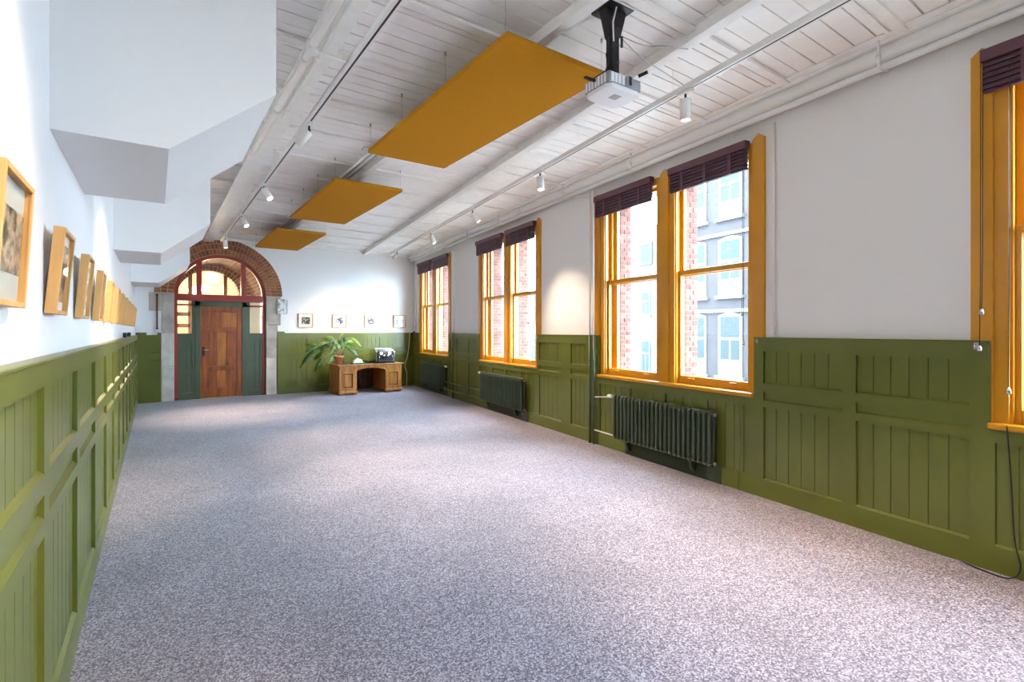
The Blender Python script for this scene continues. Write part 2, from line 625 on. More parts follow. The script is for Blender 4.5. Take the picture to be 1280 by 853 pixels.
# left wall: local x = world y, local y = world x
t1 = struct('trim_1', (XL, 0, 0))
t1.rotation_euler = (0, 0, math.radians(90))       # local x -> +y, local y -> -x ; mirrored below
t1.scale = (1, -1, 1)
PL = 0.868
stile_c = [2.33 + PL * i for i in range(-3, 13)]
panels = [(stile_c[i] + .05, stile_c[i + 1] - .05) for i in range(len(stile_c) - 1)]
panels = [(a, b) for a, b in panels if b < YB - .02]
wainscot(t1, 0, panels, 1.39, panels[0][0] - .1, YB)
MB().box(YF, panels[0][0] - .1, 0, .045, 0, 1.39).build('panel_board', GREEN, t1)

# back wall, right of the arch
t2 = struct('trim_2', (0, YB, 0))
t2.rotation_euler = (0, 0, math.radians(180))      # local x -> -x, local y -> -y
wainscot(t2, 0, [(-5.70, -4.92), (-4.80, -3.94), (-3.86, -3.08), (-2.99, -2.53)], 1.42, -5.83, -2.33)
MB().prism([(-2.33, 0), (-2.33, 1.47), (-2.47, 1.47), (-2.50, 1.43), (-2.50, 0)], 'y', .0, .05).build('end_post', GREEN, t2)
MB().prism([(-5.75, 0), (-5.75, 1.46), (-5.80, 1.48), (-5.83, 1.46), (-5.83, 0)], 'y', .0, .06).build('end_post', GREEN, t2)
# back wall, left of the arch
t3 = struct('trim_3', (0, YB, 0))
t3.rotation_euler = (0, 0, math.radians(180))
wainscot(t3, 0, [(-.05, .10)], 1.40, -.085, .35, cap=False)
MB().prism([(.16, 0), (.16, 1.45), (.34, 1.45), (.34, 0)], 'y', .0, .07).build('end_post', GREEN, t3)
MB().box(-.085, -.02, 0, .055, 1.40, 1.45).build('end_post', GREEN, t3)

# window wall
t4 = struct('trim_4', P0, ANG_R)
wainscot(t4, 0, [(1.49, 2.17), (2.27, 2.945)], ZTOP - .018, 1.386, 3.04)
wainscot(t4, 0, [(5.56, 5.96), (6.21, 6.83)], ZTOP - .018, 5.32, 6.90)
wainscot(t4, 0, [(9.22, 9.66), (9.76, 10.30), (10.40, 10.72)], ZTOP - .018, 9.11, 10.80)
wainscot(t4, 0, [(13.05, 13.40)], ZTOP - .018, 12.95, 13.62)
for (a, b) in ((3.04, 5.32), (6.90, 9.11), (10.80, 12.95)):
    k = 4
    w = (b - a) / k
    wainscot(t4, 0, [(a + .04 + i * w if i else a + .015, a + (i + 1) * w - .04 if i < k - 1 else b - .015) for i in range(k)], .885, a, b, low=True, cap=False)
wainscot(t4, 0, [(-.60, -.10), (0, .62), (.72, 1.365)], .885, -.86, 1.386, low=True, cap=False)
MB().box(SR0, -.86, 0, .045, 0, ZTOP).build('panel_board', GREEN, t4)

# ================================================================== WINDOWS
def pointed(m, a, b, off, z0, z1):
    """a casing post with a pointed head"""
    c = (a + b) / 2
    m.prism([(a, z0), (b, z0), (b, z1 - .045), (c, z1), (a, z1 - .045)], 'y', 0, off)
    return m



def brick_reveal(root, s, depth0, depth1, z0, z1):
    """brick pier beyond the window: its side face towards the room is laid brick by brick"""
    p = MB().box(s + .006, s + .16, -depth1, -depth0, z0, z1).build('brick_pier', MORTARO, root)
    ch = .0575
    k = 0
    z = z0
    L = depth1 - depth0
    while z < z1 - .03:
        cut = L * (.62 if k % 2 else .36)
        for (a, b) in ((depth0, depth0 + cut), (depth0 + cut, depth1)):
            q = MB().box(s - .004 * random.random(), s + .09, -b + .004, -a - .004, z + .005, z + ch - .004)
            q.build('brick', random.choice(BRICKO), p)
        z += ch
        k += 1


def sash(root, a, b, z0, z1, y, rails, bottom, name):
    """a sash frame with its pane; y = off of its room side"""
    st = .045
    f = MB()
    f.box(a, a + st, y - .04, y, z0, z1)
    f.box(b - st, b, y - .04, y, z0, z1)
    f.box(a + st, b - st, y - .04, y, z0, z0 + bottom)
    f.box(a + st, b - st, y - .04, y, z1 - rails, z1)
    o = f.build(name, OCHRE, root, bevel=.005)
    MB().box(a + st - .004, b - st + .004, y - .024, y - .018, z0 + bottom - .004, z1 - rails + .004).build('pane', GLASS, o)
    return o


def window(idx, s0, s1, reveal=True):
    root = struct('window_%d' % idx, P0, ANG_R)
    c = (s0 + s1) / 2 - .02
    za = .905
    top = 3.29
    # casing posts
    pointed(MB(), s0, s0 + .12, .03, za, top).build('casing_post', OCHRE, root, bevel=.004)
    pointed(MB(), c - .06, c + .06, .03, za, top).build('casing_post', OCHRE, root, bevel=.004)
    pointed(MB(), s1 - .11, s1, .03, za, top).build('casing_post', OCHRE, root, bevel=.004)
    # box stiles beside the posts
    for (a, b) in ((s0 + .09, s0 + .17), (c - .135, c - .055), (c + .055, c + .135), (s1 - .18, s1 - .10)):
        MB().box(a, b, -.13, .012, za, Z_HEAD + .02).build('box_stile', OCHRE, root, bevel=.004)
    MB().box(s0 + .09, s1 - .09, -.14, .0, Z_HEAD - .02, Z_HEAD + .06).build('head_rail', OCHRE, root)
    MB().box(s0 + .09, s1 - .09, -.005, .01, Z_HEAD - .02, top - .06).build('head_board', OCHRE, root)
    # sill with rounded nosing
    MB().box(s0 + .09, s1 - .09, -.16, .065, .885, .925).build('sill', OCHRE, root, bevel=.012)
    for (a, b) in ((s0 + .17, c - .135), (c + .135, s1 - .18)):
        lo = sash(root, a, b, .925, 2.145, -.035, .05, .085, 'lower_sash')
        up = sash(root, a, b, 2.085, 3.17, -.082, .05, .055, 'upper_sash')
        for q in (.22, .78):                       # lifts on the bottom rail
            x = a + (b - a) * q
            MB().tube([(x - .035, -.036, .985), (x - .03, -.015, .985), (x + .03, -.015, .985), (x + .035, -.036, .985)], .007, 8).build('sash_lift', OCHRE, lo)
        # parting beads
        for x in (a, b):
            s_ = 1 if x == a else -1
            MB().box(min(x, x + s_ * .014), max(x, x + s_ * .014), -.03, -.006, .925, 3.17).build('bead', OCHRE, root)
    for x0 in (s1 - .275, c - .115):
        MB().box(x0, x0 + .1, -.168, -.128, za, Z_HEAD).build('outer_frame', OCHRE, root)
    if reveal:
        brick_reveal(root, s1 - .28, .17, .36, .80, 3.2)
        brick_reveal(root, c - .12, .17, .36, .80, 3.2)
    MB().box(s0 + .05, s1 - .05, -.48, -.165, .80, .875).build('stone_sill', STONEL, root)
    MB().box(s0 - .1, s1 + .1, -.48, -.17, 3.2, 3.7).build('lintel', STONEL, root)
    return root


for i, (a, b) in enumerate(((2.95, 5.43), (6.83, 9.19), (10.74, 13.02), (-0.95, 1.49))):
    window(i + 1, a, b)

# ================================================================== BLINDS
def blind(s0, s1, drop, label, slope=0.0, cords=()):
    r = thing('woven_blind', label, 'blind', RW((s0 + s1) / 2, .032, 3.0), ANG_R, 'folded plum blinds over the windows')
    w = (s1 - s0) / 2
    MB().box(-w, w, .0, .07, .17, .245).build('valance', PLUM_V, r, bevel=.004)
    n = 11
    for k in range(n):
        z1 = .17 - k * drop / n
        y0 = .012 + .012 * (k % 2)
        MB().box(-w + .008, w - .008, y0, y0 + .03, z1 - drop / n + .0015, z1 - .0015).build('slat', PLUM, r)
    for q in (-.62, 0, .62):
        MB().box(w * q - .018, w * q + .018, .05, .056, .17 - drop, .17).build('tape', PLUM_V, r)
    for (x, z1) in cords:
        c = MB().tube([(x, .05, .17), (x, .052, -1.0), (x + .004, .055, z1 - 3.0 + .03)], .0025, 6).build('cord', BLACKM, r)
        MB().lathe([(.001, z1 - 3.0 + .035), (.008, z1 - 3.0 + .03), (.015, z1 - 3.0), (.001, z1 - 3.0 - .002)], x + .004, .055, 10).build('cord_weight', CHROME, c)
    return r


blind(3.09, 4.05, .19, 'plum woven blind, folded up, over the facade view of grey brick', cords=((-.44, 1.63), (-.455, 1.36)))
blind(4.32, 5.36, .20, 'plum woven blind, folded up, over the view of the white building')
blind(6.93, 7.93, .20, 'plum woven blind on the middle window, half nearer the standing pipes', cords=((-.36, 1.60), (-.37, 1.30)))
blind(8.07, 9.19, .20, 'plum woven blind on the middle window, half nearer the coffee desk')
blind(10.80, 11.82, .20, 'plum woven blind on the window by the desk corner, half above the pipe bend', cords=((-.3, 1.55), (-.31, 1.25)))
blind(11.92, 13.0, .20, 'plum woven blind closest to the corner with the coffee desk')
blind(.35, 1.42, .19, 'plum woven blind sagging at its end, over window without a radiator in view', cords=((.525, 1.60), (.535, 1.37), (.40, 1.12)))
blind(-.93, .18, .19, 'plum woven blind beside the sagging one, over the same window')

# ================================================================== RADIATORS
def radiator(s0, s1, nsec, label, valve_far=True):
    z0, z1 = .165, .705
    L = s1 - s0
    r = thing('column_radiator', label, 'radiator', RW((s0 + s1) / 2, .10, .0), ANG_R, 'dark green radiators under the windows')
    p = L / nsec
    sec = MB()
    for dy in (-.028, .028):
        sec.tube([(0, dy, z0 + .02), (0, dy, z0 + .06), (0, dy, z1 - .06), (0, dy, z1 - .02)], [.017, .020, .020, .017], 8)
    sec.tube([(0, -.035, z0 + .03), (0, 0, z0 + .012), (0, .035, z0 + .03)], [.02, .024, .02], 8)
    sec.tube([(0, -.035, z1 - .03), (0, 0, z1 - .012), (0, .035, z1 - .03)], [.02, .024, .02], 8)
    sec.cyl((-p / 2, 0, z0 + .03), (p / 2, 0, z0 + .03), .017, n=8)
    sec.cyl((-p / 2, 0, z1 - .03), (p / 2, 0, z1 - .03), .017, n=8)
    me = sec.mesh('radiator_section')
    me.materials.append(RADG)
    for k in range(nsec):
        inst(me, 'section', r, (-L / 2 + (k + .5) * p, 0, 0))
    MB().box(-L / 2 - .005, L / 2 + .005, -.02, .02, z1 - .012, z1 + .002).build('top_rail', RADG, r, bevel=.006)
    # end plugs
    for x, s_ in ((-L / 2, -1), (L / 2, 1)):
        MB().cyl((x, 0, z1 - .03), (x + s_ * .018, 0, z1 - .03), .02, n=6).build('end_plug', STEEL, r)
        MB().cyl((x, 0, z0 + .03), (x + s_ * .018, 0, z0 + .03), .02, n=6).build('end_plug', STEEL, r)
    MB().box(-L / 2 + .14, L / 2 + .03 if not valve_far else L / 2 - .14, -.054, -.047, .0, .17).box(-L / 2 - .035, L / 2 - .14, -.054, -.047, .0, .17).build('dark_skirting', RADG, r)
    for x in (-L * .30, L * .36):
        MB().prism([(-.052, .05), (-.03, .05), (.0, .10), (.02, z0 + .02), (-.052, z0 + .02)], 'x', x - .018, x + .018).build('bracket', RADG, r)
    vx = L / 2 if valve_far else -L / 2
    sg = 1 if valve_far else -1
    v = MB().cyl((vx + sg * .018, 0, z1 - .03), (vx + sg * .06, 0, z1 - .03), .012)
    v.build('valve', STEEL, r)
    MB().lathe([(.0, -.04), (.019, -.04), (.024, -.02), (.024, .03), (.018, .045), (.0, .045)], 0, 0, 14).build('thermostat_head', PLASTW, r, loc=(vx + sg * .085, 0, z1 - .03)).rotation_euler = (0, math.radians(90), 0)
    return r


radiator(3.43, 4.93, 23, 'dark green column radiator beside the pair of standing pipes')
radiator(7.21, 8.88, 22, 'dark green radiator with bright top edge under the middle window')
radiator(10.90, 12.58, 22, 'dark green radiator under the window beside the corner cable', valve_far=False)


def wall_pipe(name, pts, r, m, label, clamps=()):
    o = thing(name, label, 'pipe', RW(*pts[0]), 0)
    inv = o.location
    path = smooth([RW(*p) - inv for p in pts], 4) if len(pts) > 2 else [RW(*p) - inv for p in pts]
    MB().tube(path, r, 10).build('pipe_run', m, o)
    for c_ in clamps:
        q = RW(*c_) - inv
        MB().lathe([(r, -.012), (r + .007, -.01), (r + .007, .01), (r, .012)], q.x, q.y, 12).build('clamp', m, o, loc=(0, 0, q.z))
    return o


GP, WP = .022, PIPEW
# standing pipes between the middle window and the next: green below the wainscot top, white above
wall_pipe('heating_pipe', [(5.47, .075, 0), (5.47, .075, 1.44)], .016, GREEN_D, 'dark green standing pipe, first of the pair beside the radiator', [(5.47, .075, .5), (5.47, .075, 1.1)])
wall_pipe('heating_pipe', [(5.38, .075, 0), (5.38, .075, 1.44)], .016, GREEN_D, 'dark green standing pipe next to the ochre casing', [(5.38, .075, .5), (5.38, .075, 1.1)])
wall_pipe('heating_pipe', [(5.47, .075, 1.44), (5.47, .075, 3.20), (5.50, .09, 3.28), (5.62, .10, 3.32), (5.72, .11, 3.335), (5.75, .12, 3.37)], .014, PIPEW, 'thin white pipe bending up to the ceiling pipes above the wainscot')
wall_pipe('heating_pipe', [(5.395, .075, 1.44), (5.395, .075, 3.26), (5.395, .10, 3.36)], .014, PIPEW, 'thin white pipe close to the ochre casing, rising to the ceiling pipes')
wall_pipe('heating_pipe', [(5.38, .075, .62), (5.02, .10, .665)], .008, PIPEW, 'short pale pipe feeding the valve of the radiator')
wall_pipe('heating_pipe', [(5.38, .075, .19), (4.94, .10, .195)], .008, PIPEW, 'short pale return pipe at the radiator foot')
wall_pipe('heating_pipe', [(10.47, .07, 0), (10.47, .07, 1.45)], .017, GREEN, 'olive standing pipe between the two far windows', [(10.47, .07, .45)])
wall_pipe('heating_pipe', [(10.40, .07, 1.44), (10.40, .07, 3.10), (10.44, .09, 3.22), (10.60, .1, 3.27), (10.75, .12, 3.36)], .016, PIPEW, 'white pipe between the two far windows bending up to the ceiling')
wall_pipe('heating_pipe', [(8.90, .09, .33), (10.92, .09, .33)], .013, GREEN, 'upper of two thin olive pipes joining the far radiators')
wall_pipe('heating_pipe', [(8.90, .09, .16), (10.92, .09, .16)], .013, GREEN, 'lower of two thin olive pipes joining the far radiators')
wall_pipe('heating_pipe', [(13.15, .06, 1.45), (13.15, .06, 3.34)], .013, PIPEW, 'thin white pipe in the corner beyond the last window')
# thin conduit beside the near window
wall_pipe('cable_conduit', [(2.86, .02, 1.46), (2.86, .02, 3.33)], .012, PIPEW, 'square white conduit on the wall right beside the ochre casing')

# two long pipes under the ceiling
cp = thing('ceiling_pipe', 'thick white pipe running the length of the window wall under the ceiling', 'pipe', RW(0, .12, 3.47), ANG_R)
MB().cyl((SR0 + .1, 0, 0), (13.55, 0, 0), .058, n=16).build('pipe_run', PIPEW, cp)
for s_ in (4.6, 7.25, 10.9):
    MB().cyl((s_ - .03, 0, 0), (s_ + .03, 0, 0), .066, n=16).build('coupling', PIPEW, cp)
cp2 = thing('ceiling_pipe', 'thinner white pipe below the thick one along the window wall', 'pipe', RW(0, .11, 3.385), ANG_R)
MB().cyl((SR0 + .1, 0, 0), (13.5, 0, 0), .027, n=12).build('pipe_run', PIPEW, cp2)
for s_ in (1.93, 4.5, 5.9, 7.9, 9.3, 11.2):
    h = thing('pipe_hanger', 'small white hanger bracket clamped over the ceiling pipes', 'bracket', RW(s_, .12, 3.40), ANG_R, 'hangers of the ceiling pipes')
    MB().box(-.012, .012, -.09, .10, .135, .15).build('cross_bar', PIPEW, h)
    MB().cyl((0, .10, -.06), (0, .10, .14), .009, n=8).build('rod', PIPEW, h)
    MB().cyl((0, .10, -.03), (0, .10, .03), .015, n=8).build('turnbuckle', PIPEW, h)
    MB().tube([(0, .10, -.055), (0, .06, -.065), (0, .02, -.058), (0, -.03, -.05)], .005, 6).build('saddle', PIPEW, h)

# ================================================================== LEFT BEAM SERVICES
for x, r_, z, y1, lab in ((.850, .028, 3.390, 5.9, 'thick cream pipe with round valve along the ceiling joist by the boxings'), (.930, .013, 3.410, 4.9, 'thin cream pipe squeezed between the thick pipe and the ceiling joist')):
    t = thing('sprinkler_pipe', lab, 'pipe', (x, 3.52, z))
    MB().cyl((0, YF - 3.4, 0), (0, y1 - 3.52, 0), r_, n=12).build('pipe_run', CEILB, t)
    for yy in (-1.2, .2, 1.2):
        MB().cyl((0, yy - .03, 0), (0, yy + .03, 0), r_ + .006, n=12).build('coupling', CEILB, t)
    if r_ > .02:
        MB().cyl((0, 0, -.03), (.30, .02, -.03), .012, n=10).build('cross_pipe', CEILB, t)
        MB().lathe([(.0001, -.05), (.038, -.05), (.042, -.03), (.042, .025), (.0001, .025)], 0, 0, 14).build('valve_body', CEILB, t)
# cable bundle by the middle joist
for k in range(4):
    t = tag(MB().tube([(2.03 - .028 * k, 5.2, 3.475), (2.04 - .03 * k, 6.6, 3.47 + .006 * (k % 2)), (2.03 - .028 * k, 12.0, 3.48)], .011, 8).build('service_conduit', CEILB if k % 2 else STEEL), 'thin conduit in the bundle under the middle ceiling joist', 'conduit', 'conduits along the middle joist')

# ================================================================== ACOUSTIC PANELS
ZP = 3.266
KS = (ZP - 1.5) / 1.8
for i, (y0, y1, lab) in enumerate(((2.56, 5.05, 'long ochre felt acoustic panel hanging beside the projector'), (6.21, 8.69, 'ochre felt acoustic panel hung between two others'), (9.84, 12.19, 'ochre felt acoustic panel hanging closest to the brick arch'))):
    x0, x1 = 1.76 * KS, 2.625 * KS
    y0 *= KS
    y1 *= KS
    t = thing('acoustic_panel', lab, 'ceiling panel', ((x0 + x1) / 2, (y0 + y1) / 2, ZP), 0, 'suspended ochre ceiling panels')
    w, l = (x1 - x0) / 2, (y1 - y0) / 2
    MB().box(-w, w, -l, l, 0, .035).build('felt_board', FELT, t, bevel=.004)
    MB().box(-w + .004, w - .004, -l + .004, l - .004, .035, .04).build('backing', FELT_E, t)
    for sx in (-1, 1):
        for sy in (-.97, -.33, .33, .97):
            q = MB().cyl((sx * (w - .015), sy * l, .04), (sx * (w - .015), sy * l, ZC - ZP), .0012, n=5).build('suspension_wire', STEEL, t)
            MB().cyl((sx * (w - .015), sy * l, ZC - ZP - .03), (sx * (w - .015), sy * l, ZC - ZP), .008, n=8).build('ceiling_anchor', STEEL, q)
        e = MB().tube([(sx * (w - .01), l - .03, .045), (sx * (w + .04), l - .02, .05), (sx * (w + .05), l + .03, .03)], .004, 6).build('cable_end', STEEL, t)

# ================================================================== TRACKS AND SPOTLIGHTS
def track(p0, p1, label):
    p0, p1 = Vector(p0), Vector(p1)
    L = (p1 - p0).length
    a = math.atan2(p1.y - p0.y, p1.x - p0.x)
    t = thing('lighting_track', label, 'light track', p0, a)
    m = MB().box(0, L, -.022, -.006, -.016, .022).box(0, L, .006, .022, -.016, .022).box(0, L, -.022, .022, .012, .024)
    m.build('rail', PIPEW, t)
    MB().box(0, L, -.0065, .0065, -.0165, .006).build('slot', BLACK, t)
    k = 0.6
    while k < L:
        MB().cyl((k, 0, .018), (k, 0, ZC - ZT - .1), .0012, n=5).build('suspension_wire', PIPEW, t)
        k += 1.25
    return t


LX = 1.05
track((LX, YF + .2, ZT), (LX, 11.35, ZT), 'white lighting track hanging along the joist beside the stair boxings')


def x_rt(y):
    return 2.985 + (y - 1.19) * (4.365 - 2.985) / (10.89 - 1.19)


track((x_rt(YF + .4), YF + .4, ZT), (x_rt(11.4), 11.4, ZT), 'white lighting track hanging along the window side of the ceiling')


def spot(x, y, aim, label, power=1.0, cone=62, blend=.9, grp='track spotlights'):
    aim = Vector(aim).normalized()
    t = thing('track_spotlight', label, 'spotlight', (x, y, ZT - .016), 0, grp)
    MB().box(-.018, .018, -.06, .06, -.022, .0).build('adapter', PIPEW, t, bevel=.003)
    MB().cyl((0, 0, -.022), (0, 0, -.05), .008, n=8).build('stem', BLACKM, t)
    piv = Vector((0, 0, -.058))
    MB().sphere(piv, .014, 10, 6).build('swivel', BLACK, t)
    q = aim.to_track_quat('-Z', 'Y')
    b = MB().lathe([(.0, .0), (.036, .0), (.040, -.006), (.040, -.150), (.034, -.150), (.034, -.138), (.0, -.138)], 0, 0, 20).build('lamp_body', PIPEW, t)
    b.location = piv + aim * .004
    b.rotation_mode = 'QUATERNION'
    b.rotation_quaternion = q
    MB().lathe([(.0001, -.141), (.033, -.141)], 0, 0, 20).build('lamp_lens', LAMPON, b)
    ld = bpy.data.lights.new('spot_light', 'SPOT')
    ld.energy = SPOT_W * power
    ld.color = WARM
    ld.spot_size = math.radians(cone)
    ld.spot_blend = blend
    ld.shadow_soft_size = .03
    lo = bpy.data.objects.new('spot_light', ld)
    COL.objects.link(lo)
    lo.parent = b
    lo.location = (0, 0, -.156)
    return t


lk = 1.75 / 1.8
# left track
spot(LX, 4.45, (-.62, .45, -.9), 'white spotlight tilted towards the picture wall beside the biggest boxing', .6)
spot(LX, 6.62, (.55, -.75, -1.2), 'white spotlight on the joist track tilted towards the floor, second from the arch')
spot(LX, 8.55, (.6, -.8, -1.2), 'white spotlight on the joist track tilted towards the floor between two others')
spot(LX, 10.75, (.05, -.12, -1), 'white spotlight pointing straight down at the track end before the brick arch', 1.1)
spot(LX, 1.2, (-1, .3, -.9), 'unseen white spotlight on the joist track, kept to light the sepia city photograph', .4)  # out of view, kept for its light on the near left wall
spot(LX, -.8, (-.6, .6, -1), 'unseen white spotlight on the joist track close to the front wall, kept for its light', .8)  # out of view as well, kept for the light it casts
# window-side track
for y, aim, lab, pw in ((2.28, (.02, .0, -1), 'white spotlight hanging straight down beside the projector', .4),
                        (4.35, (-.10, -.2, -1), 'white spotlight on the window track leaning slightly, over the middle of the room', .35),
                        (6.25, (.55, -.45, -1), 'white spotlight tilted towards the window wall from the window track', .38),
                        (8.15, (.35, -.3, -1), 'white spotlight on the window track before the last window', .6),
                        (10.5, (-.25, .9, -.75), 'white spotlight at the track end aimed at the back wall pictures', .5),
                        (.3, (.1, .3, -1), 'unseen white spotlight on the window track above the cut-off window, kept for its light', .8)):  # last one is out of view, kept for the light it casts
    spot(x_rt(y), y, aim, lab, pw)

# ================================================================== PROJECTOR
pr = thing('ceiling_projector', 'white and grey projector hanging from a black ceiling pole', 'projector', (2.39, 2.28, 2.985), math.radians(-2))
pw, pl = .142, .115
MB().prism([(-pw, -pl + .03), (-pw + .03, -pl), (pw - .03, -pl), (pw, -pl + .03), (pw, pl - .03), (pw - .03, pl), (-pw + .03, pl), (-pw, pl - .03)], 'z', .0, .028).build('lower_shell', PROJW, pr, bevel=.008)
MB().box(-pw + .004, pw - .004, -pl + .004, pl - .004, .028, .10).build('casing', PROJG, pr, bevel=.008)
for k in range(7):
    MB().box(-pw - .001, -pw + .006, -pl + .03 + k * .028, -pl + .045 + k * .028, .035, .092).build('vent_slat', PROJW, pr)
for k in range(4):
    MB().box(-.12 + k * .03, -.10 + k * .03, -pl - .001, -pl + .006, .035, .092).build('vent_slat', PROJW, pr)
lens = MB().lathe([(.0, 0), (.026, 0), (.034, .006), (.034, .03), (.0, .03)], 0, 0, 20).build('lens_barrel', PROJG, pr)
lens.location = (.03, -pl + .022, .066)
lens.rotation_euler = (math.radians(90), 0, 0)
MB().box(-.010, .010, -.026, .026, .029, .034).build('lens_cover', BLACK, lens)
MB().box(-.03, .03, -.05, .01, -.002, .001).build('badge', PROJG, pr)
MB().cyl((.10, -pl - .01, .115), (.13, -pl - .06, .13), .011, n=10).build('cable_plug', BLACK, pr)
MB().box(-pw - .085, -pw + .01, .0, .018, .07, .082).build('plug_strip', BLACK, pr)
MB().tube([(-pw - .02, .01, .082), (-.06, .0, .16), (-.03, .0, .24), (-.032, .0, .4)], .004, 6).build('signal_cable', BLACK, pr)
pole = MB().box(-.03, .03, -.03, .03, .10, .50).build('pole', BLACKM, pr, bevel=.005)
MB().prism([(-.034, .38), (.034, .38), (.085, .545), (-.085, .545)], 'y', -.034, .034).build('mount_bracket', BLACKM, pr)
MB().box(-.10, .10, -.09, .09, .545, .568).build('ceiling_plate', BLACKM, pr)
pts = []
for k in range(40):
    a = k * .55
    pts.append((.042 * math.cos(a), .042 * math.sin(a), .13 + k * .0095))
MB().tube(pts, .004, 6).build('wound_cable', BLACK, pr)
MB().tube([(-.04, -.05, .33), (-.045, -.05, .45), (-.02, -.06, .56)], .005, 6).build('white_cable', PIPEW, pr)
MB().box(.05, .062, -.03, -.018, .33, .40).build('cable_clip', BLACK, pr)
base = Vector((2.62, 2.46, 2.98))
for pts, lab in (([(2.43, 2.27, 3.40), (2.62, 2.22, 3.37), (2.82, 2.20, 3.42), (3.0, 2.16, 3.44)], 'grey cable sagging from the projector pole to the slanting joist'),
                 ([(2.43, 2.27, 3.40), (2.66, 2.28, 3.33), (2.9, 2.28, 3.30), (3.14, 2.28, 3.268)], 'grey cable looping from the projector pole to the window track')):
    fine = smooth(pts)
    tag(MB().tube(fine, .0035, 6).build('ceiling_cable', STEEL), lab, 'cable')

# ================================================================== ARCHED DOOR SCREEN
dr = struct('door_1', (AX, YB + .10, 0))


def ring(m, r0, r1, y0, y1, zc, a_0=0.0, a_1=math.pi, n=36):
    for i in range(n):
        a0, a1 = a_0 + (a_1 - a_0) * i / n, a_0 + (a_1 - a_0) * (i + 1) / n
        q = [(r * math.cos(a), zc + r * math.sin(a)) for r, a in ((r0, a0), (r1, a0), (r1, a1), (r0, a1))]
        m.prism(q, 'y', y0, y1)
    return m


ring(MB(), AR - .075, AR, -.06, .04, AZ).build('arch_frame', RED, dr)
for s_ in (-1, 1):
    MB().box(min(s_ * AR, s_ * (AR - .06)), max(s_ * AR, s_ * (AR - .06)), -.06, .04, .06, AZ).build('jamb', RED, dr)
    MB().box(min(s_ * AR, s_ * (AR - .06)), max(s_ * AR, s_ * (AR - .06)), -.065, .045, .0, .06).build('jamb_foot', OAKDD, dr)
MB().box(-AR + .06, AR - .06, -.07, .04, 2.14, 2.285).build('transom_bar', RED, dr, bevel=.006)
for x in (-.43, .43):
    zt = AZ + math.sqrt((AR - .05) ** 2 - x * x)
    MB().box(x - .05, x + .05, -.05, .03, 2.28, zt).build('fanlight_mullion', RED, dr, bevel=.006)
fan = MB()
N = 24
pts = [((AR - .07) * math.cos(math.pi * i / N), AZ + (AR - .07) * math.sin(math.pi * i / N)) for i in range(N + 1)]
fan.prism(pts, 'y', -.012, -.006)
fan.build('fanlight_pane', GLASS, dr)
# green frame round the door
for (a, b) in ((-.506, -.403), (.402, .50)):
    MB().box(a, b, -.05, .04, 0, 2.14).build('door_post', GREEN_D, dr, bevel=.006)
MB().box(-.506, .50, -.05, .04, 2.02, 2.14).build('door_head', GREEN_D, dr, bevel=.006)
# side panels with a light above
for (a, b) in ((-AR + .06, -.506), (.50, AR - .06)):
    for (z0, z1) in ((0, .14), (1.30, 1.43)):
        MB().box(a, b, -.035, .02, z0, z1).build('side_rail', GREEN_D, dr)
    MB().box(a, a + .05, -.035, .02, .14, 1.30).build('side_stile', GREEN_D, dr)
    MB().box(b - .05, b, -.035, .02, .14, 1.30).build('side_stile', GREEN_D, dr)
    w = (b - a - .1) / 2
    for k in range(2):
        MB().box(a + .05 + k * w + .003, a + .05 + (k + 1) * w - .003, -.015, .01, .14, 1.30).build('side_plank', GREEN_D, dr)
    MB().box(a + .04, b - .04, .004, .010, .13, 1.31).build('panel_back', GREEN_D, dr)
    MB().box(a, b, -.012, -.006, 1.43, 2.14).build('side_pane', GLASS, dr)
    MB().box(b - .06 if a < 0 else a, b if a < 0 else a + .06, -.035, .02, 1.43, 2.14).build('side_bar', GREEN_D, dr)
    MB().box(a, b, -.035, .02, 2.03, 2.07).build('side_bar', RED, dr)
# the door leaf
leaf = struct('door_2', (AX, YB + .085, .01))
X0, X1 = -.403, .402
for (a, b) in ((X0, X0 + .10), (X1 - .10, X1)):
    MB().box(a, b, -.022, .022, 0, 2.01).build('stile', DOORW, leaf, bevel=.005)
for (z0, z1) in ((0, .20), (.60, .70), (1.45, 1.55), (1.90, 2.01)):
    MB().box(X0 + .10, X1 - .10, -.022, .022, z0, z1).build('rail', DOORW, leaf, bevel=.005)
for (z0, z1, k) in ((.20, .60, 3), (.70, 1.45, 3), (1.55, 1.90, 2)):
    w = (X1 - X0 - .2) / k
    for j in range(k):
        MB().box(X0 + .10 + j * w + .005, X0 + .10 + (j + 1) * w - .005, -.004, .006, z0 + .006, z1 - .006).build('plank', (DOORW, DOORL, DOORW)[j], leaf, bevel=.003)
MB().box(X0 + .09, X1 - .09, .008, .014, .19, 1.91).build('panel_back', OAKDD, leaf)
hp = MB().box(X0 + .025, X0 + .075, -.030, -.022, .93, 1.12).build('lock_plate', BLACKM, leaf)
MB().tube([(X0 + .05, -.03, 1.06), (X0 + .05, -.07, 1.06), (X0 + .16, -.075, 1.055)], .010, 8).build('handle', CHROME, hp)

# brown drain pipe on the left jamb
t = thing('drop_pipe', 'thin brown pipe down the left stone jamb with a white box at its foot', 'pipe', (.02, YB - .045, 1.52))
MB().cyl((0, 0, 0), (0, 0, .74), .013, n=8).build('pipe_run', OAKDD, t)
MB().cyl((0, 0, .0), (0, 0, .03), .022, n=8).build('collar', OAKDD, t)
MB().cyl((0, 0, .70), (0, 0, .74), .022, n=8).build('collar', OAKDD, t)
MB().box(-.035, .035, -.02, .04, -.06, 0).build('outlet_box', PLASTW, t, bevel=.005)

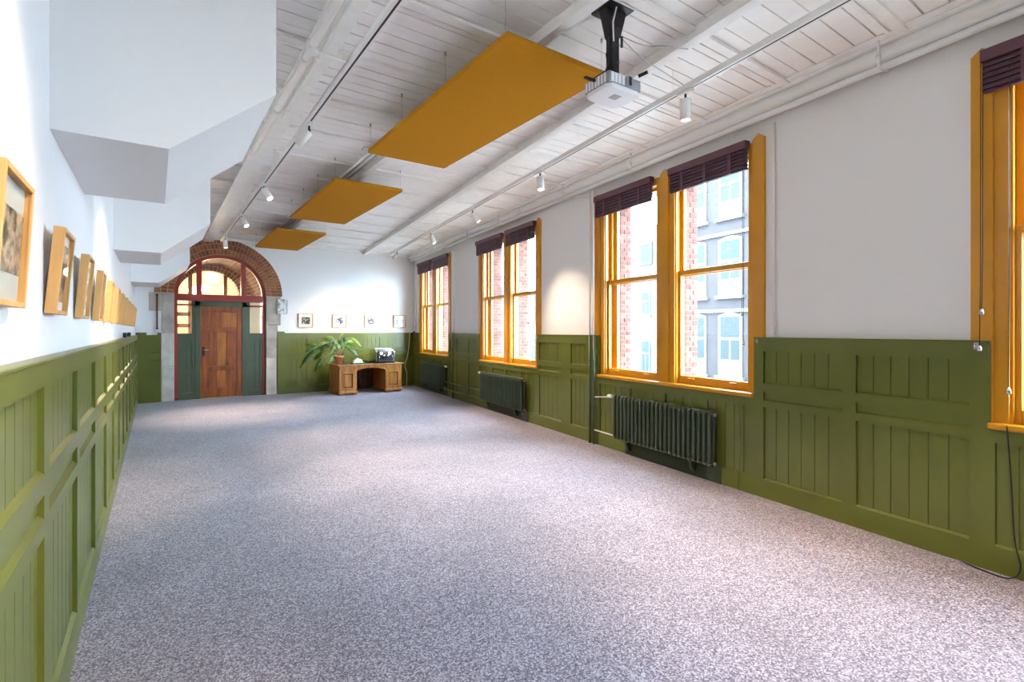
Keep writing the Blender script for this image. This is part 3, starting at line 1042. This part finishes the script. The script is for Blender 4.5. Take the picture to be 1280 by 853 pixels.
# enamel plaque on the right jamb
t = thing('enamel_plaque', 'small white stone plaque with grey streaks on the right jamb of the arch', 'plaque', (2.43, YB - .03, 1.88))
MB().box(-.11, .11, -.05, -.0, 0, .35).build('plaque_board', print_mat('plaque_marble', (.30, .30, .28), (.72, .72, .70), 9, .38, .50, 3.0), t, bevel=.008)
MB().box(.085, .11, -.065, -.04, .02, .33).build('side_bracket', STEEL, t)

# ================================================================== HALL BEYOND THE DOOR
HY = YB + .30
hall = MB().box(-1.2, 4.4, HY - .28, 19.5, -.12, 0).build('floor_hall', mat('hall_floor', (.22, .12, .06), .5), kind='structure')
h = MB()
h.box(-1.4, -1.2, HY, 19.5, 0, 4.2)
h.box(4.4, 4.6, HY, 19.5, 0, 4.2)
h.box(-1.4, 4.6, 19.2, 19.4, 0, 4.2)
h.box(-1.4, 4.6, HY, 19.5, 4.0, 4.2)
h.build('wall_hall', CREAM, kind='structure')
# inner brick arch a little way in
AY = 15.5
BX, BRi, BZ = 1.15, .735, 2.35
iw = MB()
for i in range(NA):
    a0, a1 = math.pi * i / NA, math.pi * (i + 1) / NA
    p0 = (BX + BRi * math.cos(a0), BZ + BRi * math.sin(a0))
    p1 = (BX + BRi * math.cos(a1), BZ + BRi * math.sin(a1))
    iw.prism([p1, p0, (p0[0], 4.0), (p1[0], 4.0)], 'y', AY, AY + .4)
iw.box(-1.2, BX - BRi, AY, AY + .4, 0, 4.0)
iw.box(BX + BRi, 4.4, AY, AY + .4, 0, 4.0)
inner = iw.build('wall_inner', CREAM, kind='structure')
# brick vault between the two arches, course by course
VX, VZ, VR = 1.22, 2.30, .93
NV, KV = 32, 8
for ri in range(NV):
    a0, a1 = math.pi * (ri + .08) / NV, math.pi * (ri + .92) / NV
    q = [(VX + r * math.cos(a), VZ + r * math.sin(a)) for r, a in ((VR, a0), (VR + .12, a0), (VR + .12, a1), (VR, a1))]
    step = (AY - HY) / KV
    for k in range(KV):
        y0 = HY + .01 + k * step + (step / 2 if ri % 2 else 0)
        y1 = min(y0 + step - .012, AY - .002)
        if y1 - y0 > .02:
            MB().prism(q, 'y', y0, y1).build('brick', random.choice(BRICKS), inner)
vm = MB()
for i in range(NV):
    a0, a1 = math.pi * i / NV, math.pi * (i + 1) / NV
    vm.prism([(VX + r * math.cos(a), VZ + r * math.sin(a)) for r, a in ((VR + .012, a0), (VR + .2, a0), (VR + .2, a1), (VR + .012, a1))], 'y', HY, AY)
vm.build('vault_mortar', MORTAR, inner)
for sx in (-1,):
    xx = VX + sx * (VR + .1)
    MB().box(xx - .1, xx + .1, AY - .35, AY, 0, VZ).build('pier', BRICKS[0], inner)
for ri in range(28):
    a0, a1 = math.pi * (ri + .07) / 28, math.pi * (ri + .93) / 28
    for r0, r1 in ((BRi - .02, BRi + .105), (BRi + .117, BRi + .26)):
        q = [(BX + r * math.cos(a), BZ + r * math.sin(a)) for r, a in ((r0, a0), (r1, a0), (r1, a1), (r0, a1))]
        MB().prism(q, 'y', AY - .02, AY + .42).build('brick', random.choice(BRICKS), inner)
for x in (.73, 1.53):
    MB().box(x - .045, x + .045, AY + .1, AY + .2, 0, BZ + math.sqrt(BRi ** 2 - (x - BX) ** 2)).build('timber_post', HALLWOOD, inner)
for z in (1.62, 1.92):
    MB().box(BX - BRi, .73, AY + .1, AY + .2, z - .05, z + .05).build('timber_rail', HALLWOOD, inner)
MB().box(1.53, BX + BRi, AY + .1, AY + .2, 1.9, 1.98).build('timber_rail', HALLWOOD, inner)
for (x, y, z, r_, lab) in ((1.305, 16.5, 2.99, .20, 'large lit opal globe lamp behind the fanlight'), (1.20, 18.0, 2.79, .14, 'smaller lit opal globe lamp further back in the hall'), (.91, 17.8, 2.68, .15, 'lit opal globe lamp behind the left fanlight mullion')):
    t = thing('globe_lamp', lab, 'lamp', (x, y, z))
    MB().sphere((0, 0, 0), r_, 24, 14, .82).build('globe', GLOBE, t)
    MB().cyl((0, 0, r_ * .8), (0, 0, 4.0 - z), .006, n=6).build('cord', BLACKM, t)
    MB().cyl((0, 0, r_ * .78), (0, 0, r_ * .78 + .05), .03, n=10).build('cap', CHROME, t)
    ld = bpy.data.lights.new('globe_light', 'POINT')
    ld.energy = 26
    ld.color = (1, .80, .52)
    ld.shadow_soft_size = .12
    lo = bpy.data.objects.new('globe_light', ld)
    COL.objects.link(lo)
    lo.parent = t
    lo.location = (0, 0, -r_ - .12)

# ================================================================== PICTURES
def picture(loc, rotz, w, h, depth, lean, art, mount, label, group, frame_m, aw, ah, fw=.022):
    """front faces local -y; back bottom edge at the origin, top leaning out by lean"""
    t = thing('picture_frame', label, 'picture', loc, rotz, group)
    t.rotation_euler = (math.atan2(lean, h), 0, rotz)
    for (a, b, z0, z1) in ((-w / 2, -w / 2 + fw, 0, h), (w / 2 - fw, w / 2, 0, h)):
        MB().box(a, b, -depth, 0, z0, z1).build('frame_side', frame_m, t, bevel=.002)
    for (z0, z1) in ((0, fw), (h - fw, h)):
        MB().box(-w / 2 + fw, w / 2 - fw, -depth, 0, z0, z1).build('frame_side', frame_m, t, bevel=.002)
    MB().box(-w / 2 + fw, w / 2 - fw, -.018, -.006, fw, h - fw).build('mount', mount, t)
    MB().box(-aw / 2, aw / 2, -.020, -.018, h / 2 - ah / 2, h / 2 + ah / 2).build('print', art, t)
    MB().box(-w / 2 + fw, w / 2 - fw, -depth + .006, -depth + .009, fw, h - fw).build('glazing', PICGLASS, t)
    return t


left_art = []
for i in range(12):
    c1 = [(.06, .045, .03), (.05, .02, .03), (.03, .03, .05), (.05, .04, .03)][i % 4]
    c2 = [(.42, .32, .20), (.50, .32, .16), (.62, .50, .36), (.55, .50, .45)][i % 4]
    left_art.append(print_mat('picture_print_%s' % 'abcdefghijkl'[i], c1, c2, [26, 9, 11, 14][i % 4], .40, .62, 1.3 * i + .5, (1, 1, [1.3, 2.2, 1.5, 1][i % 4])))
lab0 = {0: 'oak framed sepia photograph of a city with a broad grey mount',
        1: 'oak framed dark picture leaning out most from the wall, beside the sepia city photograph',
        2: 'oak framed picture beneath the far edge of the first white boxing'}
for i, w_ in ((3, 'first'), (4, 'second'), (5, 'third')):
    lab0[i] = 'oak framed picture, %s in the stretch between the first two white boxings' % w_
lab0[6] = 'oak framed picture directly beneath the second white boxing'
for i, w_ in ((7, 'first'), (8, 'second'), (9, 'third')):
    lab0[i] = 'oak framed picture, %s in the stretch after the second white boxing' % w_
lab0[10] = 'oak framed picture next to last in the row towards the arch'
lab0[11] = 'oak framed picture ending the row by the brick arch'
for i in range(12):
    y = 1.86 + .86 * i - (.01 if i == 0 else 0)
    picture((XL + .004, y, 1.565), math.radians(90), .29 if i else .34, .335 if i else .35, .036, .028 if i else .02, left_art[i], MATG if i == 0 else MATB,
            lab0[i], 'oak frames along the picture wall', OAK, .235 if i else .30, .17 if i == 0 else .23, .016)
ink = [((.02, .02, .025), (.45, .42, .38), 'small framed picture with a solid black print, next to the arch plaque'),
       ((.04, .04, .10), (.60, .58, .62), 'small framed picture with a blue-black print above the potted plant'),
       ((.12, .11, .14), (.60, .57, .55), 'small framed picture with a faint grey print above the coffee machine'),
       ((.06, .13, .28), (.55, .62, .70), 'small framed picture with a pale blue print near the window corner')]
for i, (x0, x1) in enumerate(((2.79, 3.13), (3.59, 3.93), (4.40, 4.735), (5.185, 5.53))):
    d, l, lab = ink[i]
    picture(((x0 + x1) / 2, YB - .004, 1.565), 0, x1 - x0, .335, .035, .012, print_mat('small_print_%s' % 'abcd'[i], d, l, 30, (.52, .50, .50, .50)[i], (.60, .56, .60, .58)[i], 4.1 * i), MATB, lab, 'small pictures on the back wall', OAK, .19, .165, .014)

# ================================================================== DESK
DX0, DX1, DY0, DY1, DH = 3.43, 4.93, 11.74, 12.62, .70
dk = thing('pedestal_desk', 'oak pedestal desk with panelled doors and an arched kneehole', 'desk', ((DX0 + DX1) / 2, (DY0 + DY1) / 2, 0))
W, DD = (DX1 - DX0) / 2, (DY1 - DY0) / 2
PW = .40
MB().box(-W - .05, W + .05, -DD - .04, DD + .03, DH - .03, DH).build('desk_top', OAKD, dk, bevel=.006)
MB().box(-W + .05, W - .05, -DD + .06, DD - .06, DH, DH + .002).build('writing_inlay', mat('black_leather', (.03, .03, .04), .4), dk)
for sx in (-1, 1):
    a, b = (-W, -W + PW) if sx < 0 else (W - PW, W)
    body = MB().box(a + .01, b - .01, -DD + .035, DD, .06, DH - .03).build('pedestal', OAKD, dk)
    MB().box(a + .07, b - .07, -DD + .026, -DD + .034, .14, DH - .18).build('panel_gap_shade', OAKDD, body)  # dark sheet standing in for the shade in the panel gaps
    # framed door
    for (x0, x1) in ((a, a + .075), (b - .075, b)):
        MB().box(x0, x1, -DD, -DD + .03, .09, DH - .13).build('door_stile', OAKD, body, bevel=.003)
    for (z0, z1) in ((.09, .15), (DH - .19, DH - .13)):
        MB().box(a + .075, b - .075, -DD, -DD + .03, z0, z1).build('door_rail', OAKD, body, bevel=.003)
    for (x0, x1, z0, z1) in ((a + .075, a + .095, .15, DH - .19), (b - .095, b - .075, .15, DH - .19), (a + .095, b - .095, .15, .17), (a + .095, b - .095, DH - .21, DH - .19)):
        MB().box(x0, x1, -DD - .014, -DD + .02, z0, z1).build('door_moulding', OAKD, body, bevel=.003)
    MB().box(a + .112, b - .112, -DD + .008, -DD + .026, .19, DH - .23).build('door_panel', OAKD, body, bevel=.004)
    MB().cyl((b - .04 if sx < 0 else a + .04, -DD - .012, .40), (b - .04 if sx < 0 else a + .04, -DD + .004, .40), .012, n=8).build('knob', OAKDD, body)
    # frieze with carved blocks
    MB().box(a - .005, b + .005, -DD - .006, -DD + .03, DH - .13, DH - .03).build('frieze', OAKD, dk, bevel=.003)
    for x in (a + .03, b - .03):
        MB().box(x - .03, x + .03, -DD - .018, -DD, DH - .115, DH - .045).build('carved_block', OAKD, dk, bevel=.01)
    MB().box(a + .11, b - .11, -DD - .012, -DD, DH - .10, DH - .06).build('carved_tablet', OAKD, dk, bevel=.006)
    # plinth, feet
    MB().box(a - .02, b + .02, -DD - .015, DD, .03, .09).build('plinth', OAKD, dk, bevel=.01)
    for x in (a + .01, b - .07):
        for y in (-DD - .01, DD - .08):
            MB().box(x, x + .07, y, y + .07, 0, .03).build('foot', OAKD, dk)
    # side panels
    x = a if sx < 0 else b
    for k in range(3):
        y0 = -DD + .06 + k * (2 * DD - .1) / 3
        MB().box(x - .004, x + .012, y0 + .01, y0 + (2 * DD - .1) / 3 - .02, .13, DH - .16).build('side_panel', OAKD, dk, bevel=.004)
N = 12
ka, kb = -W + PW, W - PW
pts = [(ka, DH - .03), (ka, DH - .16)] + [(ka + (kb - ka) * i / N, DH - .16 + .075 * math.sin(math.pi * i / N) ** .6) for i in range(1, N)] + [(kb, DH - .16), (kb, DH - .03)]
MB().prism(pts, 'y', -DD + .0, -DD + .03).build('kneehole_apron', OAKD, dk)
for k in range(6):
    w = (kb - ka) / 6
    MB().box(ka + k * w + .002, ka + (k + 1) * w - .002, DD - .05, DD - .03, .06, DH - .03).build('back_plank', OAKDD, dk)

# ---- plant
pz = DH + .002
pt = thing('potted_plant', 'leafy green plant with drooping leaves in a terracotta pot on the desk', 'plant', (3.50, 12.02, pz))
MB().lathe([(.0001, 0), (.072, 0), (.095, .15), (.108, .15), (.112, .20), (.098, .20), (.094, .175), (.0001, .175)], 0, 0, 24).build('pot', TERRA, pt)
MB().lathe([(.0001, .18), (.094, .18)], 0, 0, 16).build('soil', mat('potting_soil', (.05, .03, .02), .9), pt)


def leaf(base, tip, width, mt, droop=.12, roll=0.0):
    base, tip = Vector(base), Vector(tip)
    d = tip - base
    L = d.length
    side = d.cross(Vector((0, -1, .45)))
    side.normalize()
    side = (Matrix.Rotation(roll, 3, d.normalized()) @ side)
    nrm = side.cross(d).normalized()
    n = 9
    vs, fs = [], []
    for i in range(n + 1):
        t = i / n
        w = width * (math.sin(math.pi * min(1, (t * .93 + .05))) ** .75) * (1 - .25 * t)
        c = base + d * t + nrm * (math.sin(math.pi * t) * droop * L)
        fold = .22 * w
        vs += [c + side * w + nrm * fold, c, c - side * w + nrm * fold]
    for i in range(n):
        o = i * 3
        fs += [(o, o + 1, o + 4, o + 3), (o + 1, o + 2, o + 5, o + 4)]
    o = MB().add(vs, fs, True).build('leaf', mt, pt)
    so = o.modifiers.new('thickness', 'SOLIDIFY')
    so.thickness = .003
    # stalk from the pot to the leaf
    p0 = Vector((random.uniform(-.04, .04), random.uniform(-.04, .04), .18))
    midp = p0.lerp(base, .55) + Vector((0, 0, .12))
    path = [(p0 * (1 - t) ** 2 + midp * 2 * t * (1 - t) + base * t * t) for t in [k / 6 for k in range(7)]]
    MB().tube(path, [.011 - .001 * k for k in range(7)], 6).build('stalk', STEM, pt)
    return o


LV = [((-.33, -.05, .50), (-.78, -.15, .31), .055, 0), ((-.50, .10, .36), (-.86, .0, -.06), .06, 0), ((-.40, -.12, .16), (-.60, -.25, -.13), .055, 0),
      ((-.23, .05, .53), (-.42, -.05, .30), .075, 1), ((-.28, .15, .42), (-.56, .2, .40), .06, 2), ((.02, .0, .58), (.04, -.15, .36), .065, 0),
      ((.13, .1, .58), (.25, .15, .36), .06, 1), ((.26, .0, .63), (.50, -.08, .40), .05, 2), ((.14, -.08, .42), (.38, -.22, .16), .065, 0),
      ((-.10, .1, .62), (-.30, .18, .60), .055, 2), ((-.18, -.1, .24), (-.30, -.25, .02), .05, 1), ((.20, .12, .52), (.44, .2, .52), .05, 2),
      ((-.45, .1, .44), (-.72, .15, .48), .05, 1), ((.06, .12, .64), (.16, .2, .72), .045, 2), ((-.3, .2, .3), (-.5, .25, .1), .06, 1),
      ((-.15, -.06, .45), (-.26, -.2, .22), .06, 2)]
for k in range(14):
    an = random.uniform(0, 2 * math.pi)
    r_ = random.uniform(.10, .26)
    z_ = random.uniform(.36, .62)
    ln = random.uniform(.16, .30)
    LV.append(((r_ * math.cos(an) - .06, r_ * math.sin(an) * .7, z_), ((r_ + ln) * math.cos(an) - .10, (r_ + ln) * math.sin(an) * .7, z_ - random.uniform(-.05, .20)), random.uniform(.045, .07), k % 3))
for (b, t_, w, c) in LV:
    leaf(b, t_, w, LEAF[c], .10, random.uniform(-.5, .5))

# ---- coffee machine
cm = thing('espresso_machine', 'black and chrome espresso machine with two round dials on the desk', 'coffee machine', (4.58, 12.08, pz), math.radians(3))
MB().box(-.20, .20, -.17, .17, .05, .28).build('body', BLACK, cm, bevel=.012)
for sx in (-1, 1):
    MB().prism([(-.19, .02), (.19, .02), (.19, .29), (.12, .33), (-.12, .33), (-.19, .27)], 'x', sx * .225 - .022, sx * .225 + .022).build('side_panel', CHROME, cm, bevel=.008)
    MB().cyl((sx * .11, -.172, .235), (sx * .11, -.185, .235), .042, n=20).build('dial', CUPW, cm)
    g = MB().cyl((sx * .05, -.20, .15), (sx * .05, -.20, .20), .032, n=14).build('group_head', CHROME, cm)
    MB().cyl((sx * .05, -.22, .145), (sx * .05, -.33, .13), .011, n=8).build('handle', BLACK, g)
    MB().tube([(sx * .165, -.18, .20), (sx * .17, -.21, .15), (sx * .165, -.215, .08)], .005, 6).build('steam_wand', CHROME, cm)
MB().box(-.06, .06, -.176, -.168, .21, .27).build('control_panel', CHROME, cm)
MB().box(-.21, .21, -.24, -.10, .02, .06).build('drip_tray', BLACKM, cm, bevel=.006)
MB().box(-.23, .23, -.20, .18, .0, .022).build('base', BLACK, cm)
MB().box(-.21, .21, -.16, .17, .28, .295).build('cup_shelf', CHROME, cm)
MB().box(-.205, .205, -.165, -.155, .30, .33).build('cup_rail', CHROME, cm)


def cup(loc, label, group):
    t = thing('coffee_cup', label, 'cup', loc, random.random() * 6, group)
    MB().lathe([(.0001, 0), (.024, 0), (.028, .006), (.038, .06), (.035, .06), (.025, .01), (.0001, .008)], 0, 0, 16).build('bowl', CUPW, t)
    MB().tube([(.034, 0, .05), (.056, 0, .047), (.056, 0, .022), (.030, 0, .016)], .004, 6).build('handle', CUPW, t)


for i in range(4):
    for j in range(2):
        p = Matrix.Rotation(math.radians(3), 3, 'Z') @ Vector((-.145 + i * .097, -.09 + j * .12, .2955))
        cup((4.58 + p.x, 12.08 + p.y, pz + p.z), 'white porcelain cup standing on top of the espresso machine', 'cups on the espresso machine')

# ---- tray with napkins, black tray, cable
t = thing('napkin_tray', 'green tray heaped with white napkins between plant and coffee machine', 'tray', (3.90, 11.86, pz))
MB().box(-.15, .15, -.10, .10, 0, .012).box(-.15, .15, -.10, -.092, .012, .035).box(-.15, .15, .092, .10, .012, .035).box(-.15, -.142, -.092, .092, .012, .035).box(.142, .15, -.092, .092, .012, .035).build('tray', TRAYG, t)
for k, (x, y, s_) in enumerate(((-.06, 0, .09), (.05, .01, .10), (0, .03, .12))):
    MB().prism([(x - .07, .013), (x + .07, .013), (x + .05, .06), (x + .015, .02 + s_), (x - .03, .01 + s_), (x - .06, .06)], 'y', y - .05, y + .04).build('napkin', PAPER, t, bevel=.01)
t = thing('flat_tray', 'flat black tray lying beside the espresso machine', 'tray', (4.19, 12.22, pz), .0)
t.scale = (.8, .8, 1)
MB().box(-.13, .13, -.16, .16, 0, .012).build('tray_base', BLACK, t, bevel=.003)
MB().box(-.13, .13, .15, .16, .012, .05).box(-.13, -.12, -.16, .15, .012, .03).box(.12, .13, -.16, .15, .012, .03).build('tray_rim', BLACK, t)
cpath = [(4.97, 12.3, .012), (5.15, 12.35, .008), (5.30, 12.55, .008), (5.48, 12.70, .01), (5.52, 12.78, .05), (5.53, 12.80, .35), (5.48, 12.81, .55), (5.55, 12.80, .8), (5.60, 12.79, 1.2), (5.62, 12.79, 1.5)]
tag(MB().tube(smooth(cpath), .008, 6).build('power_cable', PLASTW), 'white cable from the desk across the carpet and up the corner', 'cable')

# ================================================================== SMALL WALL FITTINGS
for (s_, z, lab) in ((1.455, 1.40, 'small steel hook plate at the wainscot top beside the cut-off window'), (3.01, 1.405, 'small steel hook plate at the wainscot top under the square conduit'), (6.87, 1.40, 'small steel hook plate at the wainscot top by the middle window')):
    t = thing('cleat_hook', lab, 'hook', RW(s_, .045, z), ANG_R)
    MB().box(-.012, .012, 0, .004, -.022, .022).build('plate', STEEL, t)
    MB().tube([(0, .004, .01), (0, .022, .008), (0, .024, -.012), (0, .018, -.018)], .004, 6).build('hook', CHROME, t)
# black cable at the near right hanging from the window to the floor
P = [(1.30, .075, .92), (1.285, .06, .60), (1.27, .06, .25), (1.24, .07, .08), (1.28, .10, .012), (1.40, .10, .008), (1.52, .06, .008)]
tag(MB().tube(smooth([RW(*p) for p in P]), .004, 6).build('blind_cable', BLACK), 'thin black cable hanging from the cut-off window down to the carpet', 'cable')
P = [(3.19, .05, .80), (3.17, .052, .4), (3.20, .06, .02)]
tag(MB().tube([RW(*p) for p in P], .0025, 6).build('blind_cable', GREEN_D), 'thin dark cord hanging down the panelling beside the radiator with pipes', 'cable')
for y in (8.0, 9.2):
    t = thing('switch_box', 'small dark box on the ledge of the left panelling', 'switch', (XL + .03, y, 1.408), 0, 'small boxes on the left ledge')
    MB().box(-.02, .02, -.04, .04, 0, .06).build('cover', BLACK, t, bevel=.005)
    MB().box(.02, .024, -.012, .012, .02, .04).build('rocker', BLACKM, t)

# ================================================================== STREET OUTSIDE
street = MB().box(-30, 70, -40, -.6, -1.35, -1.25).build('floor_street', ASPH, loc=P0, rotz=ANG_R, kind='structure')


def facade(name, s0, s1, z1, off, wallm, rows, label, trimm, arch=True):
    b = thing(name, label, 'building', RW((s0 + s1) / 2, off, -1.25), ANG_R)
    Wd = (s1 - s0) / 2
    g = -1.25
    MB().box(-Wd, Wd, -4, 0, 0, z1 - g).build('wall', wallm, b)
    for (za, zb, ws) in rows:
        for (a, w, jm, pm) in ws:
            x0 = a - (s0 + s1) / 2
            x1 = x0 + w
            h0, h1 = za - g, zb - g
            n = 8
            top = [(x1 - (x1 - x0) * i / n, h1 + (.16 * math.sin(math.pi * i / n) if arch else 0)) for i in range(n + 1)]
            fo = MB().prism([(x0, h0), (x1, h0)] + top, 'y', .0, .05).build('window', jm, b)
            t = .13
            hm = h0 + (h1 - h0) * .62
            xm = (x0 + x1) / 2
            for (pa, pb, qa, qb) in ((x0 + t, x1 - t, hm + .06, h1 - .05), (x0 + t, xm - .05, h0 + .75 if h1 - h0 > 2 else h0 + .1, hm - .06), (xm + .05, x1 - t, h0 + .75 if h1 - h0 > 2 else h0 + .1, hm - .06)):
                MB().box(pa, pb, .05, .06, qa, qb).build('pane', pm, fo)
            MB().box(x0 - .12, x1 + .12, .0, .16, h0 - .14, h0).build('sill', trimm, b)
    return b


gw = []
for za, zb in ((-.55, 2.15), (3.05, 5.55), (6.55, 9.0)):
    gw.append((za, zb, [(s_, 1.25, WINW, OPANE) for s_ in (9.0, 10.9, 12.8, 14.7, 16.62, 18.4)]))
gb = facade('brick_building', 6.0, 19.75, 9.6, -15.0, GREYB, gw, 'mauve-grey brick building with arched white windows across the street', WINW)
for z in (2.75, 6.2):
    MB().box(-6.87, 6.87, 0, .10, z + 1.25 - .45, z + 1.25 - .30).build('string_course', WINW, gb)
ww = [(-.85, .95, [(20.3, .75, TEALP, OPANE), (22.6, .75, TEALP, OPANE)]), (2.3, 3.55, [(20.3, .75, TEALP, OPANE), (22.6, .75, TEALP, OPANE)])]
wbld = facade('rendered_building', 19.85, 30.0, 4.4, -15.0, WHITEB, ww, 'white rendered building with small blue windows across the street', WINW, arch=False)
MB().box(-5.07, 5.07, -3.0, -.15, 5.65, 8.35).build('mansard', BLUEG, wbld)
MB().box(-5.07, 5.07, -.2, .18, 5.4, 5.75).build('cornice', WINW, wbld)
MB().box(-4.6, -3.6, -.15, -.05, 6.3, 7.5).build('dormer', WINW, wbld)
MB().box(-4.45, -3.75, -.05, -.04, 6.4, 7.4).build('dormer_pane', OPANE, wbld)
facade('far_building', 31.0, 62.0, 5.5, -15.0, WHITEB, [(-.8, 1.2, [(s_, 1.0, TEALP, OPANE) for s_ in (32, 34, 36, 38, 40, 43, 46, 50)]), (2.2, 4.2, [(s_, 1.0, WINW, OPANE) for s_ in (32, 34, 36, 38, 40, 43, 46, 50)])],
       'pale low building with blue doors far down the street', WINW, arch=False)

# unseen upper storeys over the room, added to shade the facades across the street
MB().box(SR0 - 3, SR1 + 6, -.46, -.1, 3.72, 10.5).box(SR0 - 3, SR1 + 6, -.1, 6.5, 9.9, 10.5).build('wall_upper_shade', BRICKO[0], loc=P0, rotz=ANG_R, kind='structure')
